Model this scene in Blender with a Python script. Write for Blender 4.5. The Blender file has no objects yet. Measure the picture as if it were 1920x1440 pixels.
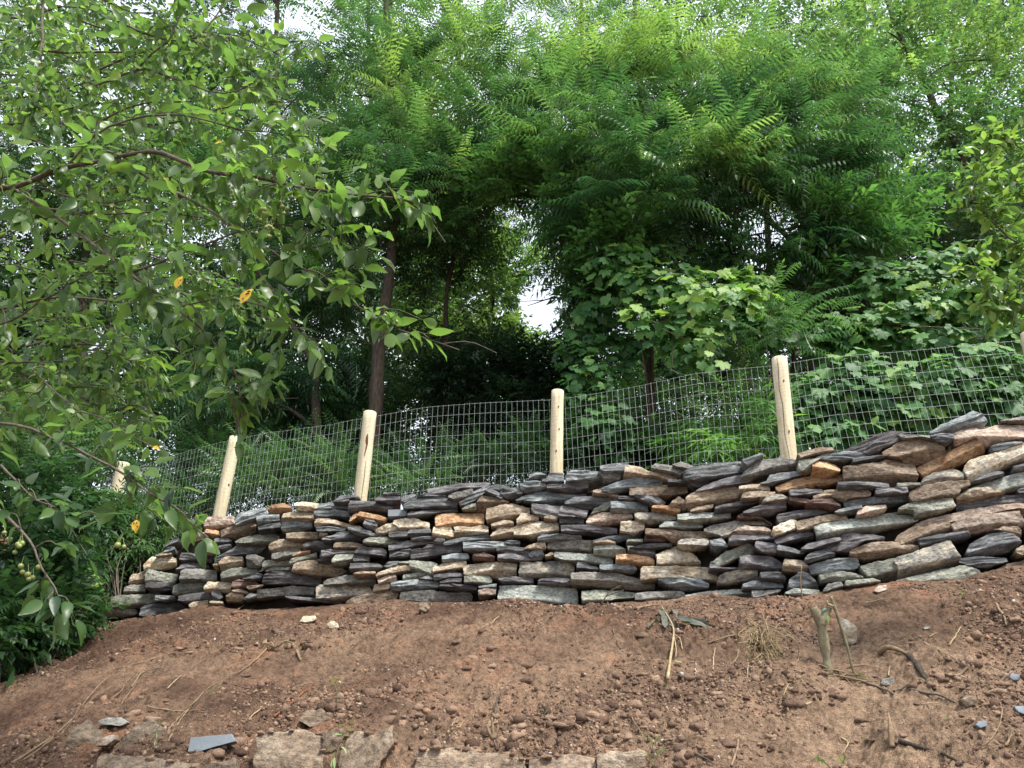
import bpy, math, random
import numpy as np
from mathutils import Matrix, Vector

# ------------------------------------------------------------------ scene, camera, light
SC = bpy.context.scene
COL = SC.collection
PITCH = math.radians(24.0)
FPX = 1371.0                      # focal length in pixels of a 1920 px wide picture
cam_d = bpy.data.cameras.new('camera')
cam_d.sensor_width = 36.0
cam_d.lens = 36.0 * FPX / 1920.0
cam_d.clip_start = 0.05
cam_d.clip_end = 3000.0
cam = bpy.data.objects.new('camera', cam_d)
cam.rotation_euler = (math.radians(90) + PITCH, 0, 0)
COL.objects.link(cam)
SC.camera = cam

SUN_EL, SUN_AZ = math.radians(60), math.radians(128)   # azimuth measured from +Y (ahead) towards +X
world = bpy.data.worlds.new('World')
SC.world = world
world.use_nodes = True
wn = world.node_tree
wn.nodes.clear()
w_out = wn.nodes.new('ShaderNodeOutputWorld')
w_bg = wn.nodes.new('ShaderNodeBackground')
w_sky = wn.nodes.new('ShaderNodeTexSky')
w_sky.sky_type = 'NISHITA'
w_sky.sun_disc = False
w_sky.sun_elevation = SUN_EL
w_sky.sun_rotation = SUN_AZ
w_sky.air_density = 1.2
w_sky.dust_density = 4.0
w_mix = wn.nodes.new('ShaderNodeMixRGB')
w_mix.inputs[0].default_value = 0.62
w_mix.inputs[2].default_value = (11.0, 11.9, 13.2, 1)      # thin bright cloud over the blue
w_noise = wn.nodes.new('ShaderNodeTexNoise')
w_noise.inputs['Scale'].default_value = 2.2
w_noise.inputs['Detail'].default_value = 5
w_mr = wn.nodes.new('ShaderNodeMapRange')
w_mr.inputs[1].default_value = 0.3; w_mr.inputs[2].default_value = 0.65
w_mr.inputs[3].default_value = 0.45; w_mr.inputs[4].default_value = 0.95
wn.links.new(w_noise.outputs[0], w_mr.inputs[0])
wn.links.new(w_mr.outputs[0], w_mix.inputs[0])
wn.links.new(w_sky.outputs[0], w_mix.inputs[1])
wn.links.new(w_mix.outputs[0], w_bg.inputs[0])
w_bg.inputs[1].default_value = 0.095
wn.links.new(w_bg.outputs[0], w_out.inputs[0])

sun_d = bpy.data.lights.new('sun', 'SUN')
sun_d.energy = 4.6
sun_d.angle = math.radians(12)
sun_d.color = (1.0, 0.96, 0.89)
sun = bpy.data.objects.new('sun', sun_d)
sdir = Vector((math.sin(SUN_AZ) * math.cos(SUN_EL), math.cos(SUN_AZ) * math.cos(SUN_EL), math.sin(SUN_EL)))
sun.rotation_euler = sdir.to_track_quat('Z', 'Y').to_euler()
COL.objects.link(sun)

SC.view_settings.view_transform = 'Standard'
SC.view_settings.look = 'None'
SC.view_settings.exposure = 0.62
SC.view_settings.gamma = 1.0

# ------------------------------------------------------------------ helpers
CP, SP = math.cos(PITCH), math.sin(PITCH)

def ray(px, py):
    vx = (np.asarray(px, float) - 960.0) / FPX
    vy = (720.0 - np.asarray(py, float)) / FPX
    return vx, CP - SP * vy, SP + CP * vy

def at(px, py, Y):
    x, y, z = ray(px, py)
    return np.array([x * Y / y, Y + 0 * x, z * Y / y])

def proj(P):
    P = np.asarray(P)
    dep = P[..., 1] * CP + P[..., 2] * SP
    up = -P[..., 1] * SP + P[..., 2] * CP
    dep = np.maximum(dep, 0.05)
    return 960 + FPX * P[..., 0] / dep, 720 - FPX * up / dep

def vnoise(P, seed=0):
    P = np.asarray(P, float)
    i = np.floor(P).astype(np.int64)
    f = P - i
    f = f * f * (3 - 2 * f)
    def h(a, b, c):
        n = (a * 374761393 + b * 668265263 + c * 2147483647 + seed * 1274126177) & 0xFFFFFFFF
        n = ((n ^ (n >> 13)) * 1274126177) & 0xFFFFFFFF
        n = ((n ^ (n >> 16)) * 668265263) & 0xFFFFFFFF
        return ((n ^ (n >> 15)) & 0xFFFFFF) / float(0xFFFFFF) * 2 - 1
    x, y, z = i[..., 0], i[..., 1], i[..., 2]
    fx, fy, fz = f[..., 0], f[..., 1], f[..., 2]
    def lx(yy, zz):
        a = h(x, yy, zz); b = h(x + 1, yy, zz)
        return a + (b - a) * fx
    a = lx(y, z); b = lx(y + 1, z); c = lx(y, z + 1); d = lx(y + 1, z + 1)
    a = a + (b - a) * fy; c = c + (d - c) * fy
    return a + (c - a) * fz

def fbm(P, oct=4, seed=0):
    P = np.asarray(P, float); s = 0; a = 1; t = 0
    for k in range(oct):
        s = s + a * vnoise(P * 2.03 ** k + k * 17.3, seed + k); t += a; a *= 0.5
    return s / t

def mk(name, V, F, mat, parent=None, smooth=False, var=None, matrix=None):
    """one mesh object from numpy arrays; F is one array of tris or quads or a list of both"""
    Fs = F if isinstance(F, list) else [F]
    Fs = [np.asarray(f, np.int32) for f in Fs if len(f)]
    V = np.asarray(V, np.float32)
    me = bpy.data.meshes.new(name)
    me.vertices.add(len(V)); me.vertices.foreach_set('co', V.ravel())
    idx = np.concatenate([f.ravel() for f in Fs])
    sz = np.concatenate([np.full(len(f), f.shape[1], np.int32) for f in Fs])
    me.loops.add(len(idx)); me.loops.foreach_set('vertex_index', idx)
    st = np.zeros(len(sz), np.int32); st[1:] = np.cumsum(sz)[:-1]
    me.polygons.add(len(sz)); me.polygons.foreach_set('loop_start', st)
    me.polygons.foreach_set('loop_total', sz)
    if smooth: me.polygons.foreach_set('use_smooth', np.ones(len(sz), bool))
    if var is not None:
        at_ = me.attributes.new('var', 'FLOAT', 'POINT'); at_.data.foreach_set('value', np.asarray(var, np.float32))
    me.update(calc_edges=True)
    me.materials.append(mat)
    o = bpy.data.objects.new(name, me)
    COL.objects.link(o)
    if matrix is not None: o.matrix_world = matrix
    if parent is not None: o.parent = parent
    return o

def tag(o, label=None, cat=None, group=None, kind=None):
    if label: o['label'] = label
    if cat: o['category'] = cat
    if group: o['group'] = group
    if kind: o['kind'] = kind
    return o

def empty(name, label, cat, group=None):
    o = bpy.data.objects.new(name, None); COL.objects.link(o)
    o.empty_display_size = 0.1
    return tag(o, label, cat, group)

def merge(parts):
    Vs, T, Q, n = [], [], [], 0
    for V, F in parts:
        for f in (F if isinstance(F, list) else [F]):
            f = np.asarray(f)
            if len(f) == 0: continue
            (T if f.shape[1] == 3 else Q).append(f + n)
        Vs.append(V); n += len(V)
    out = []
    if T: out.append(np.concatenate(T))
    if Q: out.append(np.concatenate(Q))
    return np.concatenate(Vs), out

def tube(path, rad, sides=8, seed=0, rough=0.0, cap=True):
    P = np.asarray(path, float); n = len(P)
    R = np.broadcast_to(np.asarray(rad, float), (n,)).copy()
    T = np.gradient(P, axis=0); T /= np.linalg.norm(T, axis=1)[:, None] + 1e-9
    ref = np.array([0.31, 0.77, 0.11]) if abs(T[0][1]) < 0.9 else np.array([1.0, 0.1, 0.2])
    V = []
    A = np.cross(T, ref); A /= np.linalg.norm(A, axis=1)[:, None] + 1e-9
    B = np.cross(T, A)
    an = np.linspace(0, 2 * math.pi, sides, endpoint=False)
    for i in range(n):
        V.append(P[i] + R[i] * (np.cos(an)[:, None] * A[i] + np.sin(an)[:, None] * B[i]))
    V = np.concatenate(V)
    if rough:
        d = V - np.repeat(P, sides, axis=0)
        V = V + d * (vnoise(V * 22, seed)[:, None] * rough + vnoise(V * 5, seed + 3)[:, None] * rough)
    i = np.arange(n - 1)[:, None] * sides; j = np.arange(sides)[None]; k = (j + 1) % sides
    F = np.stack([i + j, i + k, i + sides + k, i + sides + j], -1).reshape(-1, 4)
    if cap:
        V = np.concatenate([V, P[:1], P[-1:]]); c0 = n * sides
        j = np.arange(sides); k = (j + 1) % sides
        T1 = np.stack([np.full(sides, c0), k, j], -1)
        T2 = np.stack([np.full(sides, c0 + 1), (n - 1) * sides + j, (n - 1) * sides + k], -1)
        return V, [np.concatenate([T1, T2]), F]
    return V, [F]

def smooth_path(pts, n=24):
    P = np.asarray(pts, float); m = len(P)
    if m < 3:
        t = np.linspace(0, 1, n)[:, None]; return P[0] * (1 - t) + P[-1] * t
    E = np.concatenate([[2 * P[0] - P[1]], P, [2 * P[-1] - P[-2]]])
    out = []
    for t in np.linspace(0, m - 1 - 1e-6, n):
        i = int(t); f = t - i
        p0, p1, p2, p3 = E[i], E[i + 1], E[i + 2], E[i + 3]
        out.append(0.5 * ((2 * p1) + (-p0 + p2) * f + (2 * p0 - 5 * p1 + 4 * p2 - p3) * f * f + (-p0 + 3 * p1 - 3 * p2 + p3) * f ** 3))
    return np.array(out)

# ------------------------------------------------------------------ materials
class NT:
    def __init__(s, name):
        s.m = bpy.data.materials.new(name); s.m.use_nodes = True
        s.t = s.m.node_tree; s.t.nodes.clear()
        s.out = s.t.nodes.new('ShaderNodeOutputMaterial')
    def n(s, typ, **kw):
        x = s.t.nodes.new(typ)
        for k, v in kw.items():
            if k.startswith('i_'):
                x.inputs[k[2:].replace('_', ' ')].default_value = v
            else: setattr(x, k, v)
        return x
    def l(s, a, b): s.t.links.new(a, b)
    def ramp(s, fac, stops):
        r = s.n('ShaderNodeValToRGB'); e = r.color_ramp.elements
        while len(e) < len(stops): e.new(0.5)
        for q, (p, c) in zip(e, stops):
            q.position = p; q.color = (*c, 1)
        s.l(fac, r.inputs[0]); return r.outputs[0]
    def noise(s, vec, scale, detail=4, rough=0.6, stretch=None):
        if stretch:
            mp = s.n('ShaderNodeMapping'); mp.inputs['Scale'].default_value = stretch
            s.l(vec, mp.inputs[0]); vec = mp.outputs[0]
        x = s.n('ShaderNodeTexNoise'); x.inputs['Scale'].default_value = scale
        x.inputs['Detail'].default_value = detail; x.inputs['Roughness'].default_value = rough
        s.l(vec, x.inputs['Vector']); return x.outputs[0]
    def mix(s, fac, a, b, mode='MIX'):
        x = s.n('ShaderNodeMixRGB'); x.blend_type = mode
        for i, v in enumerate((fac, a, b)):
            if isinstance(v, (int, float)): x.inputs[i].default_value = v
            elif isinstance(v, tuple): x.inputs[i].default_value = (*v, 1)
            else: s.l(v, x.inputs[i])
        return x.outputs[0]
    def mrange(s, v, a, b, c, d):
        x = s.n('ShaderNodeMapRange')
        for i, q in enumerate((a, b, c, d)): x.inputs[i + 1].default_value = q
        s.l(v, x.inputs[0]); return x.outputs[0]
    def bump(s, h, strength, dist, normal=None):
        b = s.n('ShaderNodeBump'); b.inputs['Strength'].default_value = strength
        b.inputs['Distance'].default_value = dist; s.l(h, b.inputs['Height'])
        if normal: s.l(normal, b.inputs['Normal'])
        return b.outputs[0]
    def principled(s, col, rough=0.9, normal=None, spec=0.3):
        p = s.n('ShaderNodeBsdfPrincipled')
        if isinstance(col, tuple): p.inputs['Base Color'].default_value = (*col, 1)
        else: s.l(col, p.inputs['Base Color'])
        if isinstance(rough, (int, float)): p.inputs['Roughness'].default_value = rough
        else: s.l(rough, p.inputs['Roughness'])
        p.inputs['Specular IOR Level'].default_value = spec
        if normal: s.l(normal, p.inputs['Normal'])
        return p
    def done(s, sh): s.l(sh.outputs[0], s.out.inputs[0]); return s.m

def leaf_mat(name, stops, trans=0.38, tboost=1.5, rough=0.42, under=0.0, spec=0.45):
    t = NT(name)
    a = t.n('ShaderNodeAttribute'); a.attribute_name = 'var'
    col = t.ramp(a.outputs['Fac'], stops)
    tc = t.n('ShaderNodeTexCoord')
    nz = t.noise(tc.outputs['Object'], 9.0, 3)
    col = t.mix(t.mrange(nz, 0.3, 0.7, 0.0, 0.35), col, t.mix(1.0, col, (0.55, 0.6, 0.5), 'MULTIPLY'))
    if under:
        g = t.n('ShaderNodeNewGeometry')
        col = t.mix(t.mrange(g.outputs['Backfacing'], 0, 1, 0, under), col, (0.20, 0.25, 0.15))
    p = t.principled(col, rough, None, spec)
    tr = t.n('ShaderNodeBsdfTranslucent')
    tcol = t.mix(1.0, col, (1.3 * tboost, 1.5 * tboost, 0.8 * tboost), 'MULTIPLY')
    t.l(tcol, tr.inputs[0])
    mx = t.n('ShaderNodeMixShader'); mx.inputs[0].default_value = trans
    t.l(p.outputs[0], mx.inputs[1]); t.l(tr.outputs[0], mx.inputs[2])
    return t.done(mx)

def stone_mat(name, c1, c2, c3, layered=0.5, lichen=0.2, rough=0.85, spec=0.25):
    t = NT(name)
    tc = t.n('ShaderNodeTexCoord'); oi = t.n('ShaderNodeObjectInfo')
    off = t.n('ShaderNodeVectorMath', operation='ADD'); cm = t.n('ShaderNodeCombineXYZ')
    ml = t.n('ShaderNodeMath', operation='MULTIPLY'); ml.inputs[1].default_value = 37.0
    t.l(oi.outputs['Random'], ml.inputs[0])
    for k in range(3): t.l(ml.outputs[0], cm.inputs[k])
    t.l(tc.outputs['Object'], off.inputs[0]); t.l(cm.outputs[0], off.inputs[1])
    v = off.outputs[0]
    n1 = t.noise(v, 9.0, 5, 0.65, (1, 1, 2.0))
    n2 = t.noise(v, 42.0, 4, 0.7, (1, 1, 1.0 + 2.5 * layered))
    n3 = t.noise(v, 150.0, 3, 0.7)
    nl = t.noise(v, 26.0, 4, 0.6, (0.35, 0.35, 5.0))
    col = t.ramp(t.mrange(n1, 0.33, 0.67, 0, 1), [(0.0, c1), (0.5, c2), (1.0, c3)])
    col = t.mix(0.9, col, t.ramp(n2, [(0.36, (0.45, 0.44, 0.44)), (0.5, (1, 1, 1)), (0.64, (1.5, 1.46, 1.4))]), 'MULTIPLY')
    col = t.mix(0.9 * layered, col, t.ramp(nl, [(0.36, (0.55, 0.55, 0.56)), (0.52, (1, 1, 1)), (0.7, (1.25, 1.25, 1.25))]), 'MULTIPLY')
    col = t.mix(t.mrange(n3, 0.55, 0.75, 0, lichen), col, (0.42, 0.41, 0.37))
    br = t.mrange(oi.outputs['Random'], 0, 1, 0.85, 1.5)
    cc = t.n('ShaderNodeCombineColor')
    for k in range(3): t.l(br, cc.inputs[k])
    col = t.mix(1.0, col, cc.outputs[0], 'MULTIPLY')
    h = t.mix(layered, t.mix(0.5, n2, n1), nl)
    nrm = t.bump(h, 0.9, 0.016)
    nrm = t.bump(n3, 0.8, 0.007, nrm)
    return t.done(t.principled(col, t.mrange(n2, 0.3, 0.7, rough - 0.2, rough + 0.1), nrm, spec))

M_ST = {
 'd': stone_mat('stone_charcoal', (0.038, 0.041, 0.045), (0.086, 0.091, 0.097), (0.20, 0.205, 0.21), 0.7, 0.15, 0.62, 0.4),
 'p': stone_mat('stone_purple', (0.040, 0.037, 0.041), (0.088, 0.083, 0.089), (0.20, 0.192, 0.195), 0.7, 0.15, 0.62, 0.4),
 'b': stone_mat('stone_blue_grey', (0.068, 0.080, 0.086), (0.155, 0.174, 0.182), (0.28, 0.305, 0.31), 0.6, 0.2, 0.65, 0.35),
 'B': stone_mat('stone_sawn_blue', (0.20, 0.225, 0.245), (0.26, 0.285, 0.305), (0.32, 0.345, 0.36), 0.1, 0.05, 0.8, 0.2),
 'g': stone_mat('stone_green_grey', (0.10, 0.106, 0.088), (0.185, 0.192, 0.160), (0.28, 0.285, 0.235), 0.4, 0.25),
 'G': stone_mat('stone_pale_green', (0.15, 0.165, 0.148), (0.25, 0.268, 0.242), (0.34, 0.355, 0.32), 0.35, 0.25),
 'y': stone_mat('stone_grey', (0.09, 0.088, 0.082), (0.165, 0.160, 0.148), (0.25, 0.24, 0.22), 0.4, 0.3),
 'Y': stone_mat('stone_warm_grey', (0.14, 0.13, 0.115), (0.22, 0.205, 0.18), (0.29, 0.27, 0.23), 0.35, 0.3),
 't': stone_mat('stone_tan', (0.17, 0.128, 0.088), (0.27, 0.215, 0.155), (0.39, 0.335, 0.26), 0.35, 0.25),
 'o': stone_mat('stone_orange', (0.20, 0.11, 0.055), (0.33, 0.20, 0.11), (0.44, 0.32, 0.20), 0.35, 0.2),
 'c': stone_mat('stone_cream', (0.26, 0.18, 0.105), (0.42, 0.365, 0.275), (0.54, 0.50, 0.42), 0.35, 0.25),
 'k': stone_mat('stone_pink', (0.17, 0.12, 0.09), (0.29, 0.225, 0.18), (0.42, 0.36, 0.30), 0.3, 0.35),
 's': stone_mat('stone_speckled', (0.085, 0.085, 0.083), (0.23, 0.215, 0.185), (0.42, 0.37, 0.28), 0.25, 0.6),
 'r': stone_mat('stone_dark_red', (0.060, 0.038, 0.034), (0.105, 0.066, 0.057), (0.16, 0.11, 0.095), 0.6, 0.1),
 'n': stone_mat('stone_brown', (0.11, 0.078, 0.055), (0.20, 0.150, 0.108), (0.31, 0.255, 0.195), 0.45, 0.25),
 'e': stone_mat('stone_earthy', (0.115, 0.083, 0.058), (0.17, 0.128, 0.092), (0.24, 0.195, 0.148), 0.2, 0.25),
}

def sawn_mat():
    t = NT('sawn_blue_stone'); tc = t.n('ShaderNodeTexCoord'); a = t.noise(tc.outputs['Object'], 14, 4, .6); b = t.noise(tc.outputs['Object'], 90, 2, .6)
    col = t.ramp(a, [(.3, (0.175, 0.205, 0.23)), (.7, (0.235, 0.265, 0.29))]); col = t.mix(t.mrange(a, .58, .7, 0, .5), col, (0.26, 0.20, 0.15))
    return t.done(t.principled(col, .85, t.bump(b, .4, .003), .2))
M_ST['B'] = sawn_mat()

def soil_mat():
    t = NT('red_brown_soil')
    tc = t.n('ShaderNodeTexCoord'); v = tc.outputs['Object']
    a = t.noise(v, 1.3, 6, 0.65); b = t.noise(v, 2.6, 5, 0.6); c = t.noise(v, 28.0, 5, 0.7); d = t.noise(v, 120.0, 3, 0.7)
    col = t.ramp(t.mrange(a, 0.32, 0.68, 0, 1), [(0.0, (0.098, 0.056, 0.040)), (0.4, (0.160, 0.098, 0.068)), (0.7, (0.23, 0.150, 0.104)), (1.0, (0.33, 0.23, 0.155))])
    col = t.mix(t.mrange(b, 0.54, 0.68, 0, 0.8), col, (0.28, 0.130, 0.078))
    col = t.mix(t.mrange(b, 0.45, 0.28, 0, 0.6), col, (0.08, 0.050, 0.038))
    # the lower part of the bank is drier, sandier clay
    sp = t.n('ShaderNodeSeparateXYZ'); t.l(v, sp.inputs[0])
    dry = t.n('ShaderNodeMath', operation='MULTIPLY'); t.l(t.mrange(sp.outputs[2], 0.6, -0.1, 0.15, 1), dry.inputs[0]); t.l(t.mrange(sp.outputs[0], -1.2, 2.2, 0.1, 1), dry.inputs[1])
    dry2 = t.n('ShaderNodeMath', operation='MULTIPLY'); t.l(dry.outputs[0], dry2.inputs[0]); t.l(t.mrange(a, 0.35, 0.6, 0.45, 1.1), dry2.inputs[1])
    col = t.mix(dry2.outputs[0], col, (0.36, 0.25, 0.168))
    col = t.mix(0.85, col, t.ramp(c, [(0.34, (0.45, 0.43, 0.42)), (0.5, (1, 1, 1)), (0.66, (1.4, 1.38, 1.34))]), 'MULTIPLY')
    col = t.mix(t.mrange(d, 0.66, 0.74, 0, 0.7), col, (0.42, 0.36, 0.30))
    nrm = t.bump(c, 1.0, 0.04); nrm = t.bump(d, 1.0, 0.014, nrm)
    return t.done(t.principled(col, 0.95, nrm, 0.1))
M_SOIL = soil_mat()

def clod_mat():
    t = NT('soil_clod')
    a = t.n('ShaderNodeAttribute'); a.attribute_name = 'var'
    tc = t.n('ShaderNodeTexCoord'); d = t.noise(tc.outputs['Object'], 110.0, 3, 0.7)
    col = t.ramp(a.outputs['Fac'], [(0.0, (0.070, 0.044, 0.033)), (0.5, (0.155, 0.100, 0.072)), (0.88, (0.28, 0.192, 0.135)), (0.97, (0.25, 0.14, 0.088)), (0.992, (0.42, 0.36, 0.30)), (1.0, (0.36, 0.37, 0.37))])
    col = t.mix(0.8, col, t.ramp(d, [(0.3, (0.5, 0.5, 0.5)), (0.6, (1.2, 1.2, 1.2))]), 'MULTIPLY')
    return t.done(t.principled(col, 0.95, t.bump(d, 0.8, 0.006), 0.1))
M_CLOD = clod_mat()

def wood_mat(name, c1, c2, scale=8, stretch=(6, 6, 0.5), rough=0.85, bumpd=0.01):
    t = NT(name); tc = t.n('ShaderNodeTexCoord'); v = tc.outputs['Object']
    a = t.noise(v, scale, 5, 0.65, stretch); b = t.noise(v, 60, 3, 0.6)
    col = t.ramp(t.mrange(a, 0.3, 0.7, 0, 1), [(0, c1), (1, c2)])
    col = t.mix(0.5, col, t.ramp(b, [(0.3, (0.7, 0.7, 0.7)), (0.7, (1.2, 1.2, 1.2))]), 'MULTIPLY')
    return t.done(t.principled(col, rough, t.bump(a, 0.8, bumpd), 0.2))
M_BARK = wood_mat('dark_bark', (0.028, 0.022, 0.017), (0.095, 0.078, 0.060), 14, (3, 3, 0.6), 0.9, 0.03)
M_TWIGBARK = wood_mat('grey_twig_bark', (0.055, 0.045, 0.035), (0.15, 0.125, 0.10), 30, (1, 1, 1), 0.8, 0.004)
M_DRY = wood_mat('dry_twig', (0.13, 0.088, 0.055), (0.29, 0.21, 0.135), 40, (1, 1, 1), 0.9, 0.003)
M_STRAW = wood_mat('straw', (0.24, 0.175, 0.10), (0.44, 0.35, 0.21), 40, (1, 1, 1), 0.9, 0.002)
M_REDROOT = wood_mat('red_root', (0.14, 0.05, 0.025), (0.26, 0.10, 0.05), 40, (1, 1, 1), 0.9, 0.003)
M_SAPBARK = wood_mat('sapling_bark', (0.12, 0.10, 0.06), (0.26, 0.235, 0.15), 25, (2, 2, 1), 0.8, 0.006)

def post_mat():
    t = NT('peeled_pine_post'); tc = t.n('ShaderNodeTexCoord'); v = tc.outputs['Object']
    a = t.noise(v, 6, 4, 0.6, (5, 5, 0.5)); b = t.noise(v, 30, 3, 0.6, (1, 1, 3))
    col = t.ramp(t.mrange(a, 0.3, 0.7, 0, 1), [(0, (0.50, 0.41, 0.26)), (0.5, (0.66, 0.57, 0.40)), (1, (0.76, 0.70, 0.54))])
    oi = t.n('ShaderNodeObjectInfo')
    col = t.mix(t.mrange(oi.outputs['Random'], 0, 1, 0, 0.4), col, (0.52, 0.52, 0.39))
    col = t.mix(0.5, col, t.ramp(b, [(0.35, (0.78, 0.74, 0.68)), (0.6, (1.05, 1.05, 1.05))]), 'MULTIPLY')
    w = t.n('ShaderNodeTexWave', wave_type='BANDS', bands_direction='Z'); w.inputs['Scale'].default_value = 9
    w.inputs['Distortion'].default_value = 9; w.inputs['Detail'].default_value = 3; t.l(v, w.inputs[0])
    col = t.mix(t.mrange(w.outputs[0], 0.04, 0.0, 0, 0.4), col, (0.34, 0.24, 0.13))
    return t.done(t.principled(col, 0.75, t.bump(a, 0.5, 0.004), 0.25))
M_POST = post_mat()
def flat_mat(name, c, rough=0.8, metal=0.0, spec=0.3):
    t = NT(name); p = t.principled(c, rough, None, spec); p.inputs['Metallic'].default_value = metal
    return t.done(p)
M_KNOT = wood_mat('knot', (0.09, 0.035, 0.02), (0.2, 0.09, 0.05), 40, (1, 1, 0.4))
M_CRACK = flat_mat('drying_crack', (0.10, 0.07, 0.045), 0.95)
M_WIRE = flat_mat('galvanised_wire', (0.52, 0.57, 0.57), 0.45, 0.3, 0.5)
M_FRUIT = flat_mat('green_fruit', (0.20, 0.24, 0.07), 0.4, 0, 0.5)
M_SHADE_EARTH = wood_mat('gap_shade_earth', (0.012, 0.010, 0.008), (0.035, 0.027, 0.020), 12, (1, 1, 1), 0.95, 0.02)  # near black: shade between the stones is put into the colour

G = lambda r, g, b: (r, g, b)
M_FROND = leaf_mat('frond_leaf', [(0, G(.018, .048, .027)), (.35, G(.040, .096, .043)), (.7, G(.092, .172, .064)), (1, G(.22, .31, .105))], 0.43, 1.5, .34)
M_SMALL = leaf_mat('small_leaf', [(0, G(.016, .038, .022)), (.5, G(.042, .088, .038)), (1, G(.14, .21, .075))], 0.36)
M_VINE = leaf_mat('grape_leaf', [(0, G(.026, .085, .028)), (.5, G(.060, .165, .045)), (.85, G(.115, .25, .060)), (1, G(.22, .34, .08))], 0.32, 1.5, 0.55, 0.08, .35)
M_PEAR = leaf_mat('pear_leaf', [(0, G(.028, .068, .030)), (.45, G(.062, .125, .032)), (.8, G(.115, .200, .038)), (1, G(.20, .28, .05))], 0.42, 1.6, 0.42, 0.16, 0.6)
M_BUSH = leaf_mat('bush_leaf', [(0, G(.022, .054, .027)), (.5, G(.052, .118, .047)), (1, G(.14, .235, .08))], 0.34, 1.5)
M_YELLOW = leaf_mat('yellow_leaf', [(0, G(.55, .32, .02)), (1, G(.75, .50, .05))], 0.3, 0.7)
M_WILT = leaf_mat('wilted_leaf', [(0, G(.10, .11, .09)), (1, G(.20, .21, .17))], 0.2, 0.7, 0.6)
M_PALELEAF = leaf_mat('pale_leaf', [(0, G(.24, .33, .14)), (1, G(.40, .48, .24))], 0.3, 0.7, 0.6)
M_YG = leaf_mat('yellow_green_leaf', [(0, G(.32, .40, .06)), (1, G(.52, .58, .10))], 0.3, 0.8, 0.6)
M_FRESH = leaf_mat('fresh_green_leaf', [(0, G(.08, .20, .03)), (1, G(.18, .34, .06))], 0.35, 1.0, 0.5)
M_SPOT = flat_mat('leaf_spot', (0.03, 0.02, 0.012), 0.9)
M_PAINT = flat_mat('green_paint_mark', (0.12, 0.20, 0.15), 0.8)

# ------------------------------------------------------------------ ground form
def UE(px, py):
    x, y, z = ray(px, py); return x / y, z / y
FOOT = [(-700, 1500), (-300, 1385), (0, 1262), (100, 1205), (190, 1165), (300, 1150), (400, 1137), (520, 1132), (640, 1129), (750, 1124), (900, 1122), (1060, 1128), (1180, 1128), (1300, 1122), (1430, 1112), (1560, 1100), (1680, 1086), (1800, 1082), (1850, 1072), (1920, 1054), (2100, 1030), (2500, 990)]
TOP = [(-700, 1300), (100, 1190), (190, 1140), (250, 1080), (300, 1040), (360, 985), (420, 972), (480, 952), (600, 942), (700, 935), (820, 912), (960, 912), (1040, 892), (1150, 876), (1300, 872), (1430, 862), (1500, 856), (1600, 828), (1700, 816), (1800, 790), (1920, 780), (2100, 760), (2500, 700)]
_u, _y = [-3, -.95, -.75, -.6, -.54, -.4, -.21, .07, .4, .6, .79, 1.1, 3], [4.2, 5.0, 5.8, 6.75, 6.9, 6.55, 6.05, 5.8, 5.05, 4.78, 4.62, 4.45, 4.0]
_uu = np.linspace(-3, 3, 1201)
_yy = np.interp(_uu, _u, _y); _k = np.hanning(41); _k /= _k.sum()
_yy = np.convolve(np.pad(_yy, 20, 'edge'), _k, 'valid')
def Yw(u): return np.interp(u, _uu, _yy)
_fu = np.array([UE(*p) for p in FOOT]); _tu = np.array([UE(*p) for p in TOP])
def zfoot(u): return np.interp(u, _fu[:, 0], _fu[:, 1]) * (Yw(u) - .06)
def ztop(u): return np.interp(u, _tu[:, 0], _tu[:, 1]) * (Yw(u) + .05)
BAT = 0.13
def on_wall(px, py, off=0.0):
    """point of the wall face seen at a place in the picture, off metres in front of it"""
    x, y, z = ray(px, py); u = x / y; e = z / y
    zm = zfoot(u) + 0.45
    Y = (Yw(u) - BAT * zm) / (1 - BAT * e) - off
    return np.array([u * Y, Y, e * Y])
def sstep(t): t = np.clip(t, 0, 1); return t * t * (3 - 2 * t)
Y0 = 3.15
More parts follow.
